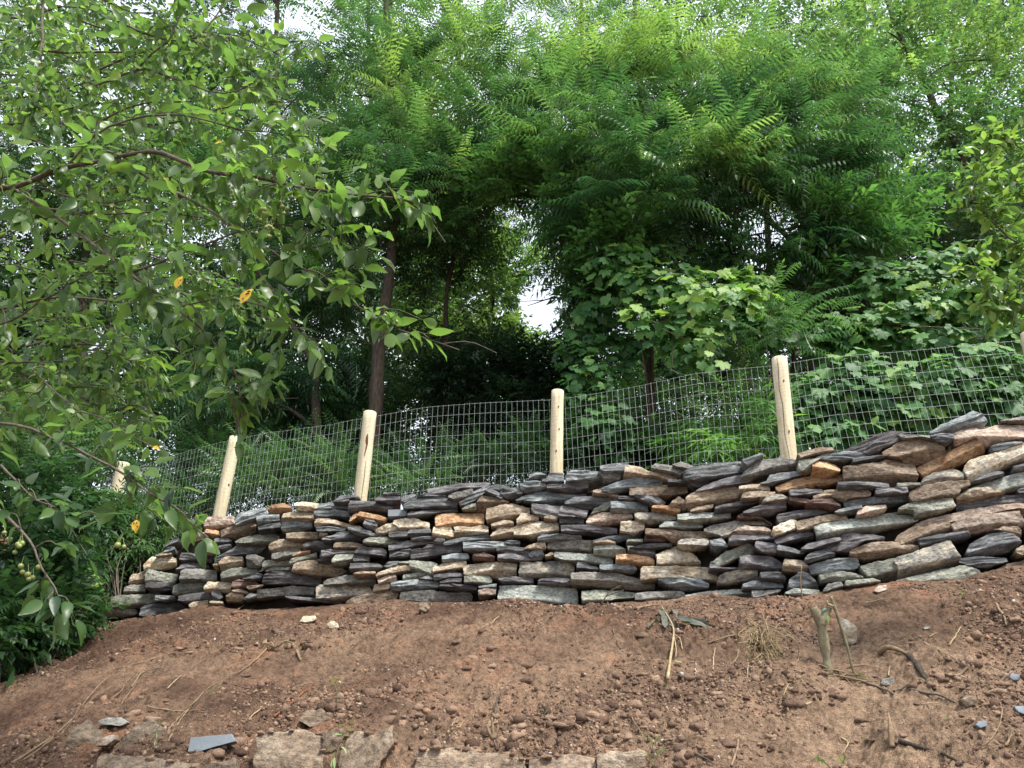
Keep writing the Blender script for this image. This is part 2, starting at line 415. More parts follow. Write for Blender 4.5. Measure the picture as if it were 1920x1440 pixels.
def ground_z(x, y, detail=True):
    x = np.asarray(x, float); y = np.asarray(y, float)
    yy = np.maximum(y, 0.3); u = np.clip(x / yy, -3, 3)
    yf = Yw(u) - .06; zf = zfoot(u)
    z0 = -0.12 + 0.10 * sstep((u - .3) / .5) - .16 * sstep((-u - .35) / .4)
    t = (y - Y0) / (yf - Y0)
    z = z0 + (zf - z0) * np.clip(t, -0.3, 1) ** 1.0 if False else z0 + (zf - z0) * np.clip(t, -.14, 1)
    z = z - 1.35 * sstep((2.78 - y) / 0.8)
    z = np.maximum(z, -1.6 + 0 * z)
    z = z - .22 * sstep((3.07 - y) / .10) * sstep((u + .56) / .03) * sstep((.17 - u) / .03)
    # terrace behind the wall, or overgrown bank left of it
    zt = ztop(u) - .10
    zb = 1.95 + 0.05 * np.sin(x * .7)
    wallpart = sstep((u + .56) / .05)
    rise_w = zf + (zt - zf) * sstep((y - yf - .30) / .22)
    rise_w = rise_w + (zb - zt) * sstep((y - yf - .5) / 1.5)
    rise_l = zf + (1.9 - zf) * sstep((y - yf - .1) / 2.2)
    rise = rise_l * (1 - wallpart) + rise_w * wallpart
    z = np.where(y > yf, rise, z)
    z = z + np.where(y > 30, (y - 30) * .02, 0)
    if detail:
        P = np.stack([x, y, 0 * x], -1)
        m = sstep((yf + .3 - y) / .15) * sstep((y - 2.0) / .5) + .25
        fade = np.clip((yf - y) / .35, .25, 1)
        d = .075 * fbm(P * 1.1, 3, 1) * np.clip((yf - y) / .5, .3, 1) + .075 * fbm(P * 3.0, 4, 5) * np.clip((yf - y) / .6, .35, 1)
        b = np.abs(vnoise(P * 13, 9)); b2 = np.abs(vnoise(P * 31, 11)); b3 = vnoise(P * 70, 12)
        d = d + (.032 * b * (0.4 + np.clip(vnoise(P * 2.1, 21) + .4, 0, 1)) + .009 * b2 + .007 * b3 + .018 * np.abs(vnoise(P * 6, 15))) * fade
        # pit below the cut stump, hollow on the left of it, ridge over the lower blocks
        for (cx, cy, r, a) in PITS:
            e_ = np.sqrt((x - cx) ** 2 + ((y - cy) * 1.2) ** 2) / r + .35 * vnoise(P * 4.5, 31); d = d - 1.25 * a * np.exp(-e_ ** 2 * 1.1)
        z = z + (d - .030) * m + np.clip(.018 + .035 * vnoise(P * 2.3, 44), 0, .05) * np.exp(-((y - yf) / .16) ** 2)
    return z
PITS = []
def hit(px, py, detail=True):
    """where the line of sight meets the ground in front of the wall"""
    x, y, z = ray(px, py); ys = np.linspace(2.3, 7.5, 700)
    gz = ground_z(x / y * ys, ys, detail); d = z / y * ys - gz
    k = np.where(d < 0)[0]
    Y = ys[k[0]] if len(k) else Yw(x / y) - .1
    return np.array([x / y * Y, Y, float(ground_z(np.array([x / y * Y]), np.array([Y]), detail)[0])])
for (px, py, r, a) in [(1560, 1330, .30, .10), (1210, 1230, .22, .05), (1400, 1230, .25, .05), (330, 1270, .25, .06), (560, 1250, .22, .06), (1120, 1310, .2, .04), (1700, 1400, .25, .06), (950, 1330, .12, .04)]:
    p = hit(px, py, False); PITS.append((p[0], p[1], r, a))

us = np.concatenate([np.linspace(-3, -.82, 40)[:-1], np.linspace(-.82, .95, 1050), np.linspace(.95, 3, 36)[1:]])
ys = np.concatenate([np.linspace(.3, 2.5, 14)[:-1], np.linspace(2.5, 7.3, 520), np.geomspace(7.3, 220, 40)[1:]])
UU, YY = np.meshgrid(us, ys)
XX = UU * YY
ZZ = ground_z(XX, YY)
nu, ny = len(us), len(ys)
gi = (np.arange(ny - 1)[:, None] * nu + np.arange(nu - 1)[None]).ravel()
GF = np.stack([gi, gi + 1, gi + nu + 1, gi + nu], -1)
tag(mk('soil_slope', np.stack([XX, YY, ZZ], -1).reshape(-1, 3), GF, M_SOIL, smooth=True), kind='structure')
gp = 600.0
tag(mk('ground', np.array([[-gp, -gp, -1.62], [gp, -gp, -1.62], [gp, gp, -1.62], [-gp, gp, -1.62]]), np.array([[0, 1, 2, 3]]), M_SOIL), kind='structure')

# earth behind the stones, coloured near black to paint the shade in the gaps
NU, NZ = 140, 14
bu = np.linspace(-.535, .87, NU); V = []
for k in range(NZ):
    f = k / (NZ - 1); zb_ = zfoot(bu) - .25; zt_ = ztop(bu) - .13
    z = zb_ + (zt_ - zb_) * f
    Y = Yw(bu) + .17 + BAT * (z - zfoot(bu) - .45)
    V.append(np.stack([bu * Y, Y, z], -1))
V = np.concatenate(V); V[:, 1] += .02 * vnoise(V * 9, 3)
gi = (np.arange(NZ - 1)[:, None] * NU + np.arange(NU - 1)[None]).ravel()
tag(mk('earth_backfill', V, np.stack([gi, gi + 1, gi + NU + 1, gi + NU], -1), M_SHADE_EARTH), kind='structure')

# ------------------------------------------------------------------ stones
STONES = """y 190,1139 201,1135 218,1134 245,1138 257,1146 249,1151 226,1154 201,1153 190,1149
d 259,1140 272,1133 308,1127 327,1124 338,1133 348,1135 338,1146 308,1151 276,1156 259,1151
g 205,1118 221,1115 267,1114 288,1109 301,1114 295,1126 267,1134 237,1137 206,1135
d 290,1115 327,1116 330,1123 308,1126 290,1124
y 232,1100 246,1096 271,1096 273,1110 256,1109 237,1114 230,1109
t 238,1094 246,1076 272,1069 275,1080 273,1094 256,1093
g 273,1069 281,1066 299,1071 334,1076 329,1091 299,1091 272,1093
p 272,1094 285,1091 327,1092 327,1103 308,1107 281,1106 272,1101
c 266,1067 274,1051 283,1041 318,1043 329,1048 331,1058 299,1064 272,1068
p 328,1071 340,1058 350,1051 375,1053 391,1062 382,1064 340,1067
p 338,1035 375,1036 401,1041 398,1054 363,1051 339,1048
y 334,1088 340,1071 348,1064 408,1067 406,1078 401,1086 363,1088
g 323,1115 329,1096 352,1084 377,1088 384,1096 379,1108 350,1110 331,1115
c 381,1101 391,1090 428,1090 433,1101 430,1109 400,1106 386,1106
p 332,1117 354,1113 386,1109 398,1113 400,1124 377,1124 350,1129 334,1124
d 395,1108 411,1110 417,1119 409,1124 398,1124
c 423,1117 437,1110 455,1115 458,1122 450,1125 423,1123
n 434,1107 450,1104 466,1110 464,1114 437,1110
r 434,1090 448,1085 473,1087 485,1094 471,1099 462,1103 437,1101
g 411,1085 418,1070 434,1063 499,1064 489,1071 462,1080 430,1085
d 454,1084 483,1074 494,1077 485,1085
n 462,1099 496,1095 487,1103 469,1106
t 409,1067 411,1053 421,1041 456,1043 452,1058 423,1064
y 462,1040 476,1038 496,1045 489,1058 487,1062 461,1060
g 489,1058 496,1050 544,1046 538,1061 489,1063
y 497,1071 508,1064 544,1062 547,1070 517,1070
t 544,1067 556,1055 583,1049 622,1053 654,1078 615,1078 579,1074 549,1070
g 542,1060 547,1047 570,1041 593,1035 596,1044 590,1048 556,1055
p 488,1090 499,1076 517,1071 595,1074 604,1090 593,1096 547,1093 501,1093
y 479,1108 485,1103 538,1100 544,1098 590,1100 589,1115 570,1118 519,1115 485,1118
d 457,1122 469,1111 494,1117 476,1122 461,1125
s 589,1119 593,1101 602,1094 699,1093 704,1101 691,1110 641,1122 604,1120
p 532,1115 547,1116 593,1121 645,1130 615,1130 551,1123
g 439,1015 455,1007 508,993 524,1007 507,1017 473,1018
b 398,1046 430,1030 450,1020 499,1019 500,1035 455,1038 428,1039 407,1051
p 406,1030 409,1023 428,1019 434,1021 423,1030
d 400,1012 405,1007 423,1008 434,1013 423,1016 402,1019
n 411,1007 411,993 423,988 464,976 480,986 480,999 450,1000 423,1007
b 437,972 450,961 494,949 500,954 500,962 485,964 464,977 444,981
k 381,986 386,968 434,968 441,980 423,986 395,990
d 358,975 363,967 383,975 379,984 361,982
o 385,999 386,991 409,994 409,1004 398,1004
c 354,983 359,977 364,981 363,985
b 480,966 524,962 524,974 480,981
d 484,989 494,977 508,974 527,980 524,989 501,992 484,997
o 501,960 501,949 531,942 547,950 547,956 528,958 505,961
c 552,942 565,939 596,942 596,950 583,956 558,953
t 525,975 531,960 551,956 586,960 588,973 570,975 547,977
b 525,991 531,977 586,975 583,989 556,992 538,993
t 534,998 547,996 611,996 613,1001 588,1011 551,1012 535,1007
t 502,1025 510,1015 528,1009 547,1008 574,1019 558,1028 524,1031 505,1030
y 507,1045 512,1035 547,1027 563,1027 563,1035 544,1044 519,1047
o 547,1041 563,1032 582,1032 579,1037 558,1041
p 566,1023 574,1016 599,1012 623,1019 618,1028 593,1030 570,1029
p 597,1035 620,1031 668,1032 661,1039 629,1045 599,1045
d 593,1049 604,1046 622,1047 622,1051 604,1052
d 306,1025 308,1021 324,1012 334,1009 331,1016 318,1024
b 305,1035 315,1025 327,1024 327,1032
t 290,1041 304,1036 320,1035 322,1040 299,1043
n 368,1035 382,1019 395,1021 405,1036 402,1039 382,1036
t 398,1058 409,1055 409,1063 401,1063
t 354,1134 363,1127 390,1125 387,1133 359,1141
t 393,1126 416,1127 417,1133 395,1134
n 175,1163 185,1156 198,1161 201,1170 194,1179 171,1179
d 624,941 641,926 669,929 677,934 657,933 652,943
p 650,949 656,933 710,938 733,946 738,953 724,957 692,953 655,954
o 670,960 676,957 705,963 728,972 726,977 710,979 687,972 671,967
o 654,976 662,964 669,960 673,969 660,976
d 680,984 684,973 699,973 709,981 705,991 692,990
c 704,995 710,989 738,977 754,992 738,997 708,997
c 736,976 747,971 770,968 795,977 805,980 805,988 779,992 754,992
B 727,956 763,955 760,967 727,968
p 702,936 710,929 719,928 750,929 751,937 728,940
d 718,926 721,921 749,924 751,928 719,928
d 751,930 774,925 781,927 770,940 754,942
d 754,949 774,933 818,929 850,935 859,949 841,953 788,953 765,954
d 762,964 774,958 818,956 850,953 859,956 820,960 790,967 767,968
d 780,929 802,924 831,922 836,929 783,931
p 799,921 804,912 852,904 907,901 921,904 905,912 864,914 843,924 836,929 825,924
y 839,929 850,922 884,916 889,921 873,930 859,937
d 873,932 889,919 916,908 932,905 958,911 944,919 921,914 909,921 898,933 875,944 859,942
d 907,924 914,916 925,916 945,929 939,935 925,928
d 938,920 951,911 976,913 982,922 960,933 946,929
n 892,946 896,937 905,927 928,929 953,941 930,946 907,953 893,954
g 866,954 875,945 892,942 892,954
b 974,910 976,904 994,898 1022,905 1023,912 990,918 976,914
b 990,898 996,889 1008,883 1024,889 1022,894 1003,896
t 911,974 912,960 916,950 960,941 992,951 996,960 976,965 958,972 921,975
o 814,984 818,969 822,959 905,957 909,969 908,979 875,984 843,985
t 968,983 968,974 978,960 1008,966 1011,977 985,979
n 920,988 921,981 944,973 964,979 964,984 939,987
t 920,1008 925,997 937,985 964,987 962,1004 939,1006
c 810,1004 811,990 815,986 845,987 852,999 851,1007 820,1007
c 851,1005 850,984 864,984 882,987 905,980 917,988 917,999 875,1001
d 764,999 770,992 804,989 809,995 804,1000 770,1005
d 770,1008 806,1004 811,1011 770,1012
g 679,1015 692,1007 728,1006 758,1009 728,1020 692,1019
b 829,1018 841,1011 909,999 919,1000 917,1012 870,1013 841,1020
p 726,1029 731,1020 760,1012 813,1011 815,1018 779,1022 760,1029 738,1034
d 813,1015 820,1009 834,1011 831,1018
b 867,1027 868,1014 946,1015 953,1023 928,1029 889,1031
b 946,1015 958,1012 976,1015 976,1022 953,1022
p 929,1029 939,1022 985,1026 1013,1031 1006,1038 978,1038 951,1035
p 931,1040 958,1036 980,1038 1010,1038 1019,1043 990,1050 935,1047
t 983,1027 994,1020 1022,1018 1022,1028 1003,1030
p 768,1040 768,1030 783,1027 793,1027 802,1020 859,1018 867,1027 864,1034 820,1038 797,1044 774,1046
d 728,1038 738,1034 770,1027 767,1040 731,1044
p 663,1038 669,1029 680,1024 717,1027 726,1034 725,1043 701,1040
n 624,1022 630,1016 657,1014 680,1020 678,1027 646,1028 628,1027
p 600,1040 600,1031 623,1029 669,1030 662,1038 625,1040 600,1045
g 621,1051 630,1038 662,1038 660,1050 639,1054 623,1054
p 661,1052 664,1040 692,1040 693,1052 676,1053
p 653,1066 655,1054 703,1054 719,1061 705,1069 657,1068
b 827,1048 829,1040 848,1036 873,1036 880,1045 864,1050 831,1052
r 885,1046 889,1040 907,1036 928,1044 925,1050 905,1048
t 704,1082 710,1073 742,1061 770,1059 771,1068 747,1071 715,1077
d 720,1061 728,1052 747,1051 747,1059 728,1063
g 746,1059 747,1052 765,1051 767,1055 760,1058
g 766,1050 806,1050 820,1056 815,1077 806,1079 793,1073 774,1070 770,1061
t 811,1073 811,1063 829,1054 873,1052 875,1058 868,1066 838,1068 813,1075
c 867,1068 870,1061 880,1055 930,1052 962,1054 970,1061 969,1078 921,1079 875,1075
k 708,1093 709,1084 738,1073 744,1079 746,1087 724,1090 715,1094
g 754,1087 758,1077 790,1072 799,1079 783,1084 765,1087
d 786,1084 802,1079 813,1084 806,1087
p 811,1085 815,1077 848,1069 868,1074 868,1083 843,1082 820,1087
p 823,1091 843,1084 866,1084 864,1093 834,1094
g 869,1086 870,1079 916,1077 922,1091 905,1094 889,1092 870,1090
p 933,1084 958,1081 994,1081 1002,1090 990,1094 944,1091
t 701,1100 703,1094 728,1093 731,1101 719,1107 699,1109
b 731,1100 733,1092 760,1087 797,1087 818,1091 823,1100 795,1102 749,1105 735,1103
p 821,1100 829,1095 875,1094 896,1100 889,1106 841,1103
b 896,1098 930,1094 932,1103 900,1102
k 896,1114 898,1105 912,1101 930,1106 930,1114 905,1119
n 646,1131 662,1118 715,1106 747,1106 749,1109 738,1128 703,1136 650,1138
y 748,1119 756,1107 806,1105 841,1109 882,1106 888,1111 882,1123 848,1124 820,1129 783,1124
b 965,936 985,925 1008,918 1092,917 1102,926 1075,935 1040,942 1000,938 985,934
d 1026,894 1030,885 1054,884 1059,899 1054,906 1035,906 1015,902 1015,898 1025,896
p 995,945 1000,943 1048,946 1054,952 1045,970 1015,968 999,958
p 1051,949 1060,946 1100,955 1102,965 1095,971 1050,969 1048,958
t 1020,968 1032,965 1044,970 1045,975 1020,974
c 962,999 966,984 975,979 1000,977 1041,974 1048,982 1046,996 1015,1000 998,1005 978,1002
b 1006,1012 1018,1000 1085,1001 1092,1005 1085,1010 1015,1012
s 1025,1025 1026,1015 1038,1010 1105,1012 1111,1022 1110,1034 1070,1034 1040,1029
s 971,1079 972,1060 976,1048 1000,1052 1048,1050 1079,1062 1074,1074 1064,1081 1015,1079
p 1008,1090 1018,1083 1068,1084 1072,1096 1045,1096 1010,1094
G 932,1118 934,1095 968,1094 1000,1095 1079,1100 1086,1110 1086,1130 1050,1130 1015,1128 975,1130
b 1059,894 1072,881 1120,882 1134,892 1120,901 1072,900 1060,902
d 1126,878 1128,870 1172,865 1180,869 1170,885 1135,882
y 1120,884 1140,884 1165,891 1160,899 1130,901 1132,892
t 1168,892 1175,875 1182,869 1200,872 1215,882 1265,885 1271,892 1255,901 1225,891 1185,891
y 1219,876 1232,869 1262,871 1288,881 1272,890 1265,885
y 1261,870 1278,864 1301,874 1288,880
d 1280,889 1300,875 1385,860 1399,872 1398,881 1360,890 1312,898 1282,896
b 1390,861 1425,849 1432,855 1402,872 1398,868
p 1024,910 1028,906 1060,906 1100,901 1105,912 1082,916 1040,916
d 1058,942 1082,929 1140,926 1155,938 1140,945 1105,949 1075,946
t 1110,925 1115,918 1128,914 1160,926 1159,936 1140,926
b 1128,912 1155,901 1198,889 1240,896 1245,902 1225,908 1185,912 1150,919
d 1159,936 1160,928 1188,928 1192,935 1175,938
n 1180,925 1181,911 1240,906 1290,904 1290,922 1265,926 1240,932 1212,928
d 1189,928 1200,924 1232,932 1248,942 1225,946 1205,936
d 1252,899 1295,898 1312,900 1332,899 1322,908 1305,912 1290,904 1252,903
p 1305,918 1335,901 1388,888 1405,905 1362,910 1345,914
t 1284,935 1300,924 1332,914 1382,912 1388,922 1385,934 1360,938 1328,940 1298,949
n 1254,945 1272,929 1285,936 1294,948 1285,952 1265,950
o 1221,951 1228,946 1242,945 1276,952 1276,959 1262,960 1240,955
b 1144,955 1150,940 1208,938 1218,951 1212,956 1175,956
g 1108,966 1115,952 1140,940 1145,940 1142,954 1120,959 1106,965
k 1099,982 1108,965 1118,960 1182,956 1188,971 1160,976 1125,982
s 1189,962 1198,959 1250,955 1269,964 1268,972 1240,978 1218,979 1198,972
G 1269,972 1269,962 1370,956 1375,968 1358,970 1308,976
n 1294,958 1305,948 1338,944 1335,952 1312,959
p 1340,955 1345,948 1368,942 1421,932 1422,941 1385,950 1350,955
t 1390,932 1398,921 1420,918 1455,922 1445,929 1430,936 1425,931
t 1385,911 1386,909 1441,904 1445,918 1390,920
s 1429,942 1440,929 1462,924 1479,934 1475,940 1445,939
d 1048,980 1050,970 1096,971 1096,982 1065,982
p 1050,992 1054,984 1100,984 1159,988 1159,998 1130,999 1100,996 1065,996
c 1164,992 1162,975 1200,974 1210,982 1206,992 1190,999
d 1110,1010 1150,1002 1200,998 1204,1005 1175,1010 1150,1018 1120,1015
G 1236,988 1250,976 1318,975 1321,985 1290,989 1260,989
s 1321,988 1335,979 1390,971 1425,970 1445,986 1400,982 1380,989 1368,1002 1360,1006 1345,996
k 1368,1002 1385,989 1400,984 1435,987 1448,996 1445,1001 1400,1002
r 1390,971 1382,966 1398,958 1412,960 1450,981 1448,986 1430,971
n 1209,1000 1210,990 1252,991 1295,995 1332,994 1349,1004 1330,1006 1288,1009 1270,1016 1248,1005
r 1209,1015 1210,1005 1240,1001 1250,1008 1248,1015
g 1174,1018 1178,1010 1206,1010 1206,1018
d 1180,1024 1208,1019 1262,1018 1260,1024 1225,1026
s 1270,1018 1280,1010 1325,1008 1332,1020 1310,1025 1285,1026
b 1330,1012 1355,1008 1365,1025 1350,1030 1335,1025
p 1365,1012 1378,1002 1450,1002 1454,1012 1412,1012 1375,1018
t 1111,1018 1120,1014 1140,1011 1155,1016 1152,1019
G 1112,1035 1118,1021 1150,1018 1172,1030 1175,1036 1150,1038 1115,1036
p 1176,1032 1179,1022 1218,1024 1229,1035 1225,1044 1205,1038 1180,1038
G 1039,1032 1042,1030 1110,1036 1140,1042 1152,1052 1140,1056 1100,1054 1060,1049 1042,1040
o 1154,1052 1155,1040 1180,1038 1215,1042 1229,1050 1225,1056 1185,1055
c 1230,1055 1232,1038 1268,1022 1278,1024 1300,1040 1315,1060 1275,1056 1242,1057
g 1335,1062 1338,1051 1358,1035 1398,1019 1415,1022 1422,1039 1390,1042 1375,1050 1355,1060 1345,1066
p 1386,1060 1388,1043 1400,1039 1440,1040 1468,1055 1458,1068 1425,1064 1390,1062
d 1081,1065 1082,1054 1095,1054 1122,1062 1122,1069 1095,1068
b 1124,1060 1130,1056 1185,1058 1194,1066 1185,1072 1150,1069 1128,1066
c 1200,1078 1202,1068 1212,1058 1275,1060 1345,1066 1348,1078 1340,1088 1320,1085 1288,1080 1240,1080 1212,1084
Y 1068,1082 1072,1071 1100,1069 1155,1072 1200,1084 1230,1086 1229,1102 1190,1101 1125,1095 1075,1090
b 1234,1085 1250,1082 1312,1084 1330,1098 1312,1101 1270,1101 1255,1095
s 1344,1082 1360,1072 1395,1065 1422,1072 1425,1085 1390,1086 1370,1090 1350,1089
d 1425,1072 1462,1072 1476,1082 1475,1088 1445,1086 1428,1085
b 1392,1095 1412,1088 1470,1088 1468,1100 1422,1102 1398,1101
g 1089,1120 1092,1106 1125,1104 1195,1109 1185,1119 1150,1122 1122,1130 1095,1129
y 1189,1118 1198,1109 1275,1106 1285,1112 1275,1122 1225,1124 1195,1122
G 1286,1125 1288,1111 1330,1105 1412,1104 1412,1120 1362,1125 1312,1130 1288,1129
y 1412,1119 1414,1105 1450,1106 1465,1105 1450,1115 1425,1119
p 1415,1022 1422,1012 1462,1021 1468,1031 1450,1038 1430,1032
b 990,1040 1000,1029 1015,1030 1022,1040 1015,1046 1000,1049
t 990,1028 1000,1018 1021,1016 1025,1026 1018,1028 1000,1028
n 1021,1041 1035,1034 1041,1042 1025,1045
y 1390,896 1401,878 1425,859 1455,858 1497,863 1499,873 1473,877 1445,882 1417,888 1404,900
d 1440,900 1445,888 1489,879 1517,886 1491,892 1466,900 1448,906 1425,904
n 1499,853 1500,846 1543,836 1563,837 1563,844 1543,850 1517,854 1500,859
g 1498,878 1499,860 1525,859 1540,857 1525,868 1524,878 1507,882
b 1530,859 1548,849 1584,843 1625,847 1626,855 1604,860 1579,865 1563,861
o 1523,883 1524,868 1535,860 1556,860 1576,876 1576,883 1563,886 1543,885
o 1457,918 1457,910 1489,894 1520,886 1558,888 1580,882 1584,886 1574,900 1538,908 1491,915 1466,921
p 1584,842 1625,822 1666,807 1707,813 1687,823 1661,837 1630,850 1620,845 1594,844
y 1687,812 1743,815 1748,821 1728,818 1697,821
d 1744,815 1761,811 1787,811 1788,820 1774,831 1751,822
b 1743,811 1766,796 1823,769 1841,774 1856,786 1836,793 1795,809 1764,811
n 1656,847 1671,837 1700,818 1733,817 1766,827 1777,842 1748,858 1718,865 1682,855
d 1597,865 1604,856 1640,854 1661,854 1630,863 1604,867
n 1581,883 1581,872 1646,863 1666,855 1687,856 1719,870 1728,896 1718,901 1671,900 1620,897 1590,900
o 1719,876 1728,868 1774,847 1831,819 1846,829 1851,842 1836,847 1795,868 1748,890 1730,892
k 1787,827 1791,811 1813,797 1833,795 1843,801 1872,789 1928,787 1951,791 1951,819 1897,820 1867,827 1849,829 1831,819 1805,829
y 1877,786 1921,779 1951,781 1951,788 1915,786
c 1814,894 1815,870 1825,859 1877,845 1921,829 1951,822 1951,842 1921,855 1887,868 1851,888 1841,896
b 1859,835 1877,828 1903,827 1921,829 1887,842 1861,844
s 1730,906 1736,894 1753,883 1787,874 1807,886 1810,896 1782,899 1748,905
d 1827,901 1851,886 1872,881 1887,886 1861,894
d 1901,881 1903,873 1921,868 1951,863 1951,873 1921,879
n 1709,937 1712,919 1730,909 1761,903 1820,897 1825,904 1800,914 1795,927 1774,935 1733,936
G 1797,928 1805,919 1831,904 1877,891 1921,881 1951,876 1951,904 1921,911 1887,919 1861,911 1825,914 1805,928
t 1798,937 1797,930 1825,915 1851,913 1886,921 1885,924 1851,928 1820,935
p 1792,951 1793,942 1810,937 1861,928 1921,924 1951,922 1951,937 1903,940 1841,946 1813,953
d 1908,917 1921,912 1951,906 1951,921 1910,922
g 1683,910 1684,904 1725,905 1728,912 1687,912
p 1642,926 1646,915 1702,912 1706,922 1671,927
d 1571,909 1574,901 1669,901 1669,913 1620,912 1579,914
d 1584,945 1586,936 1687,923 1705,931 1705,937 1671,941 1607,946
t 1545,924 1547,918 1571,915 1620,911 1634,928 1604,932 1579,936 1563,929
p 1481,927 1482,917 1543,916 1545,921 1525,927 1491,931
t 1525,932 1527,928 1545,922 1563,928 1543,932 1529,936
r 1511,946 1525,937 1558,929 1579,950 1563,953 1543,948
r 1480,937 1481,931 1524,938 1525,944 1502,944
d 1565,959 1579,952 1615,946 1620,950 1610,959 1584,962
k 1608,966 1612,955 1625,946 1664,945 1666,951 1651,957 1625,963
p 1457,973 1463,962 1530,948 1550,947 1558,960 1525,965 1481,973 1461,976
t 1495,990 1497,974 1548,964 1586,961 1592,966 1584,973 1543,980 1527,987 1502,991
c 1449,999 1453,986 1489,971 1494,974 1494,991 1466,999 1453,1003
G 1525,991 1527,984 1610,966 1687,951 1720,957 1723,973 1700,978 1620,993 1584,999 1548,1004 1533,1003
g 1687,952 1710,940 1748,934 1784,933 1793,943 1789,951 1748,963 1721,966 1719,955
k 1725,976 1753,966 1836,949 1903,941 1923,942 1951,945 1951,960 1903,953 1805,971 1784,976 1743,978
k 1788,994 1789,981 1800,973 1841,964 1910,955 1921,960 1926,976 1918,984 1861,991 1825,996 1800,995
n 1683,1012 1694,996 1723,979 1766,974 1783,976 1786,991 1779,998 1738,1007 1718,1017 1694,1017
d 1723,1017 1725,1009 1764,1000 1818,995 1822,1004 1813,1008 1769,1014 1730,1023
d 1818,1038 1825,1017 1856,997 1877,994 1918,1008 1918,1017 1903,1027 1856,1039
n 1861,993 1887,987 1908,986 1921,996 1919,1007 1877,993
p 1454,1014 1463,1005 1497,992 1525,994 1530,1007 1502,1009 1473,1017 1455,1020
p 1504,1027 1517,1016 1574,1007 1579,1011 1538,1027
p 1543,1031 1574,1009 1589,997 1635,999 1664,1009 1620,1013 1594,1031
d 1455,1032 1461,1021 1486,1026 1512,1036 1491,1039
n 1594,1039 1604,1027 1630,1016 1687,1014 1725,1025 1720,1030 1671,1038 1630,1043 1610,1038
s 1679,1050 1687,1040 1720,1032 1769,1014 1787,1016 1797,1038 1796,1053 1779,1058 1728,1071 1692,1080 1684,1066
d 1509,1048 1520,1036 1538,1030 1561,1036 1568,1040 1543,1047 1517,1052
t 1468,1066 1471,1056 1476,1047 1515,1052 1516,1063 1512,1071 1489,1068
b 1516,1068 1520,1059 1568,1046 1611,1043 1615,1053 1604,1064 1563,1071 1525,1075
g 1617,1068 1619,1059 1671,1046 1684,1048 1689,1079 1679,1085 1646,1082 1630,1079
g 1535,1081 1536,1077 1581,1070 1594,1071 1620,1081 1594,1084 1563,1088 1540,1091
d 1479,1097 1484,1084 1502,1070 1515,1074 1538,1099 1517,1102 1491,1100
y 1544,1107 1553,1094 1579,1090 1584,1102 1550,1109
g 1583,1097 1589,1088 1635,1084 1653,1090 1604,1098
G 1473,1111 1491,1103 1538,1106 1530,1117 1494,1116
g 1684,1091 1687,1085 1748,1071 1805,1059 1841,1072 1846,1079 1815,1085 1792,1093 1748,1091
d 1798,1050 1805,1044 1841,1042 1890,1045 1892,1050 1851,1063 1820,1058
n 1856,1075 1892,1056 1921,1048 1951,1043 1951,1076 1921,1076 1877,1080
t 1903,1035 1908,1027 1921,1020 1951,1017 1951,1032 1921,1040
t 1924,984 1951,976 1951,996 1927,991
d 1926,1014 1928,996 1951,998 1951,1016
p 1330,1065 1336,1052 1355,1064 1385,1061 1385,1065 1350,1069
p 1395,958 1425,946 1458,943 1475,942 1475,952 1445,959 1420,962
b 595,951 600,943 646,941 654,953 618,954 595,957
b 586,965 591,956 619,957 623,953 656,959 655,969 623,966 600,969
t 586,985 593,972 618,969 646,979 676,985 669,990 646,988 621,981 600,984
d 591,987 614,985 648,991 639,996 614,995 598,999
d 602,1012 644,992 662,1000 680,1012 646,1014 614,1012
t 598,1005 600,996 614,1000 605,1006
y 605,1093 616,1084 653,1077 699,1076 705,1086 704,1092 657,1092 611,1094
d 649,988 676,987 701,999 728,1005 705,1006 678,1003 660,996
d 728,997 767,995 768,1005 747,1008 728,1005
n 661,1075 676,1071 703,1071 704,1076 683,1078 662,1078
"""
CNAME = {'d': 'charcoal', 'p': 'purplish', 'b': 'blue-grey', 'B': 'sawn pale blue', 'g': 'greenish grey', 'G': 'pale green-grey', 'y': 'grey', 'Y': 'warm grey',
         't': 'tan', 'o': 'orange', 'c': 'cream', 'k': 'pinkish', 's': 'speckled', 'r': 'dark red', 'n': 'brown', 'e': 'earthy brown'}

def inset(Q, s):
    """outline Q (n,2) in its long-axis frame pulled in: s=1 outline, 0 the spine"""
    hx = (Q[:, 0].max() - Q[:, 0].min()) / 2; hy = (Q[:, 1].max() - Q[:, 1].min()) / 2
    cx = (Q[:, 0].max() + Q[:, 0].min()) / 2
    sp = max(hx - hy, hx * .25)
    tx = cx + np.clip(Q[:, 0] - cx, -sp * .92, sp * .92)
    ty = np.full(len(Q), np.nan)
    o = np.argsort(Q[:, 0])
    # middle line of the outline at each x
    xs = np.linspace(Q[:, 0].min(), Q[:, 0].max(), 24)
    n = len(Q); mids = []
    for x in xs:
        ys_ = []
        for i in range(n):
            a, b = Q[i], Q[(i + 1) % n]
            if (a[0] - x) * (b[0] - x) <= 0 and abs(a[0] - b[0]) > 1e-9:
                ys_.append(a[1] + (b[1] - a[1]) * (x - a[0]) / (b[0] - a[0]))
        mids.append((min(ys_) + max(ys_)) / 2 if ys_ else 0)
    mids = np.convolve(np.pad(mids, 3, 'edge'), np.ones(7) / 7, 'valid')
    ty = np.interp(tx, xs, mids)
    return np.stack([tx + (Q[:, 0] - tx) * s, ty + (Q[:, 1] - ty) * s], -1)

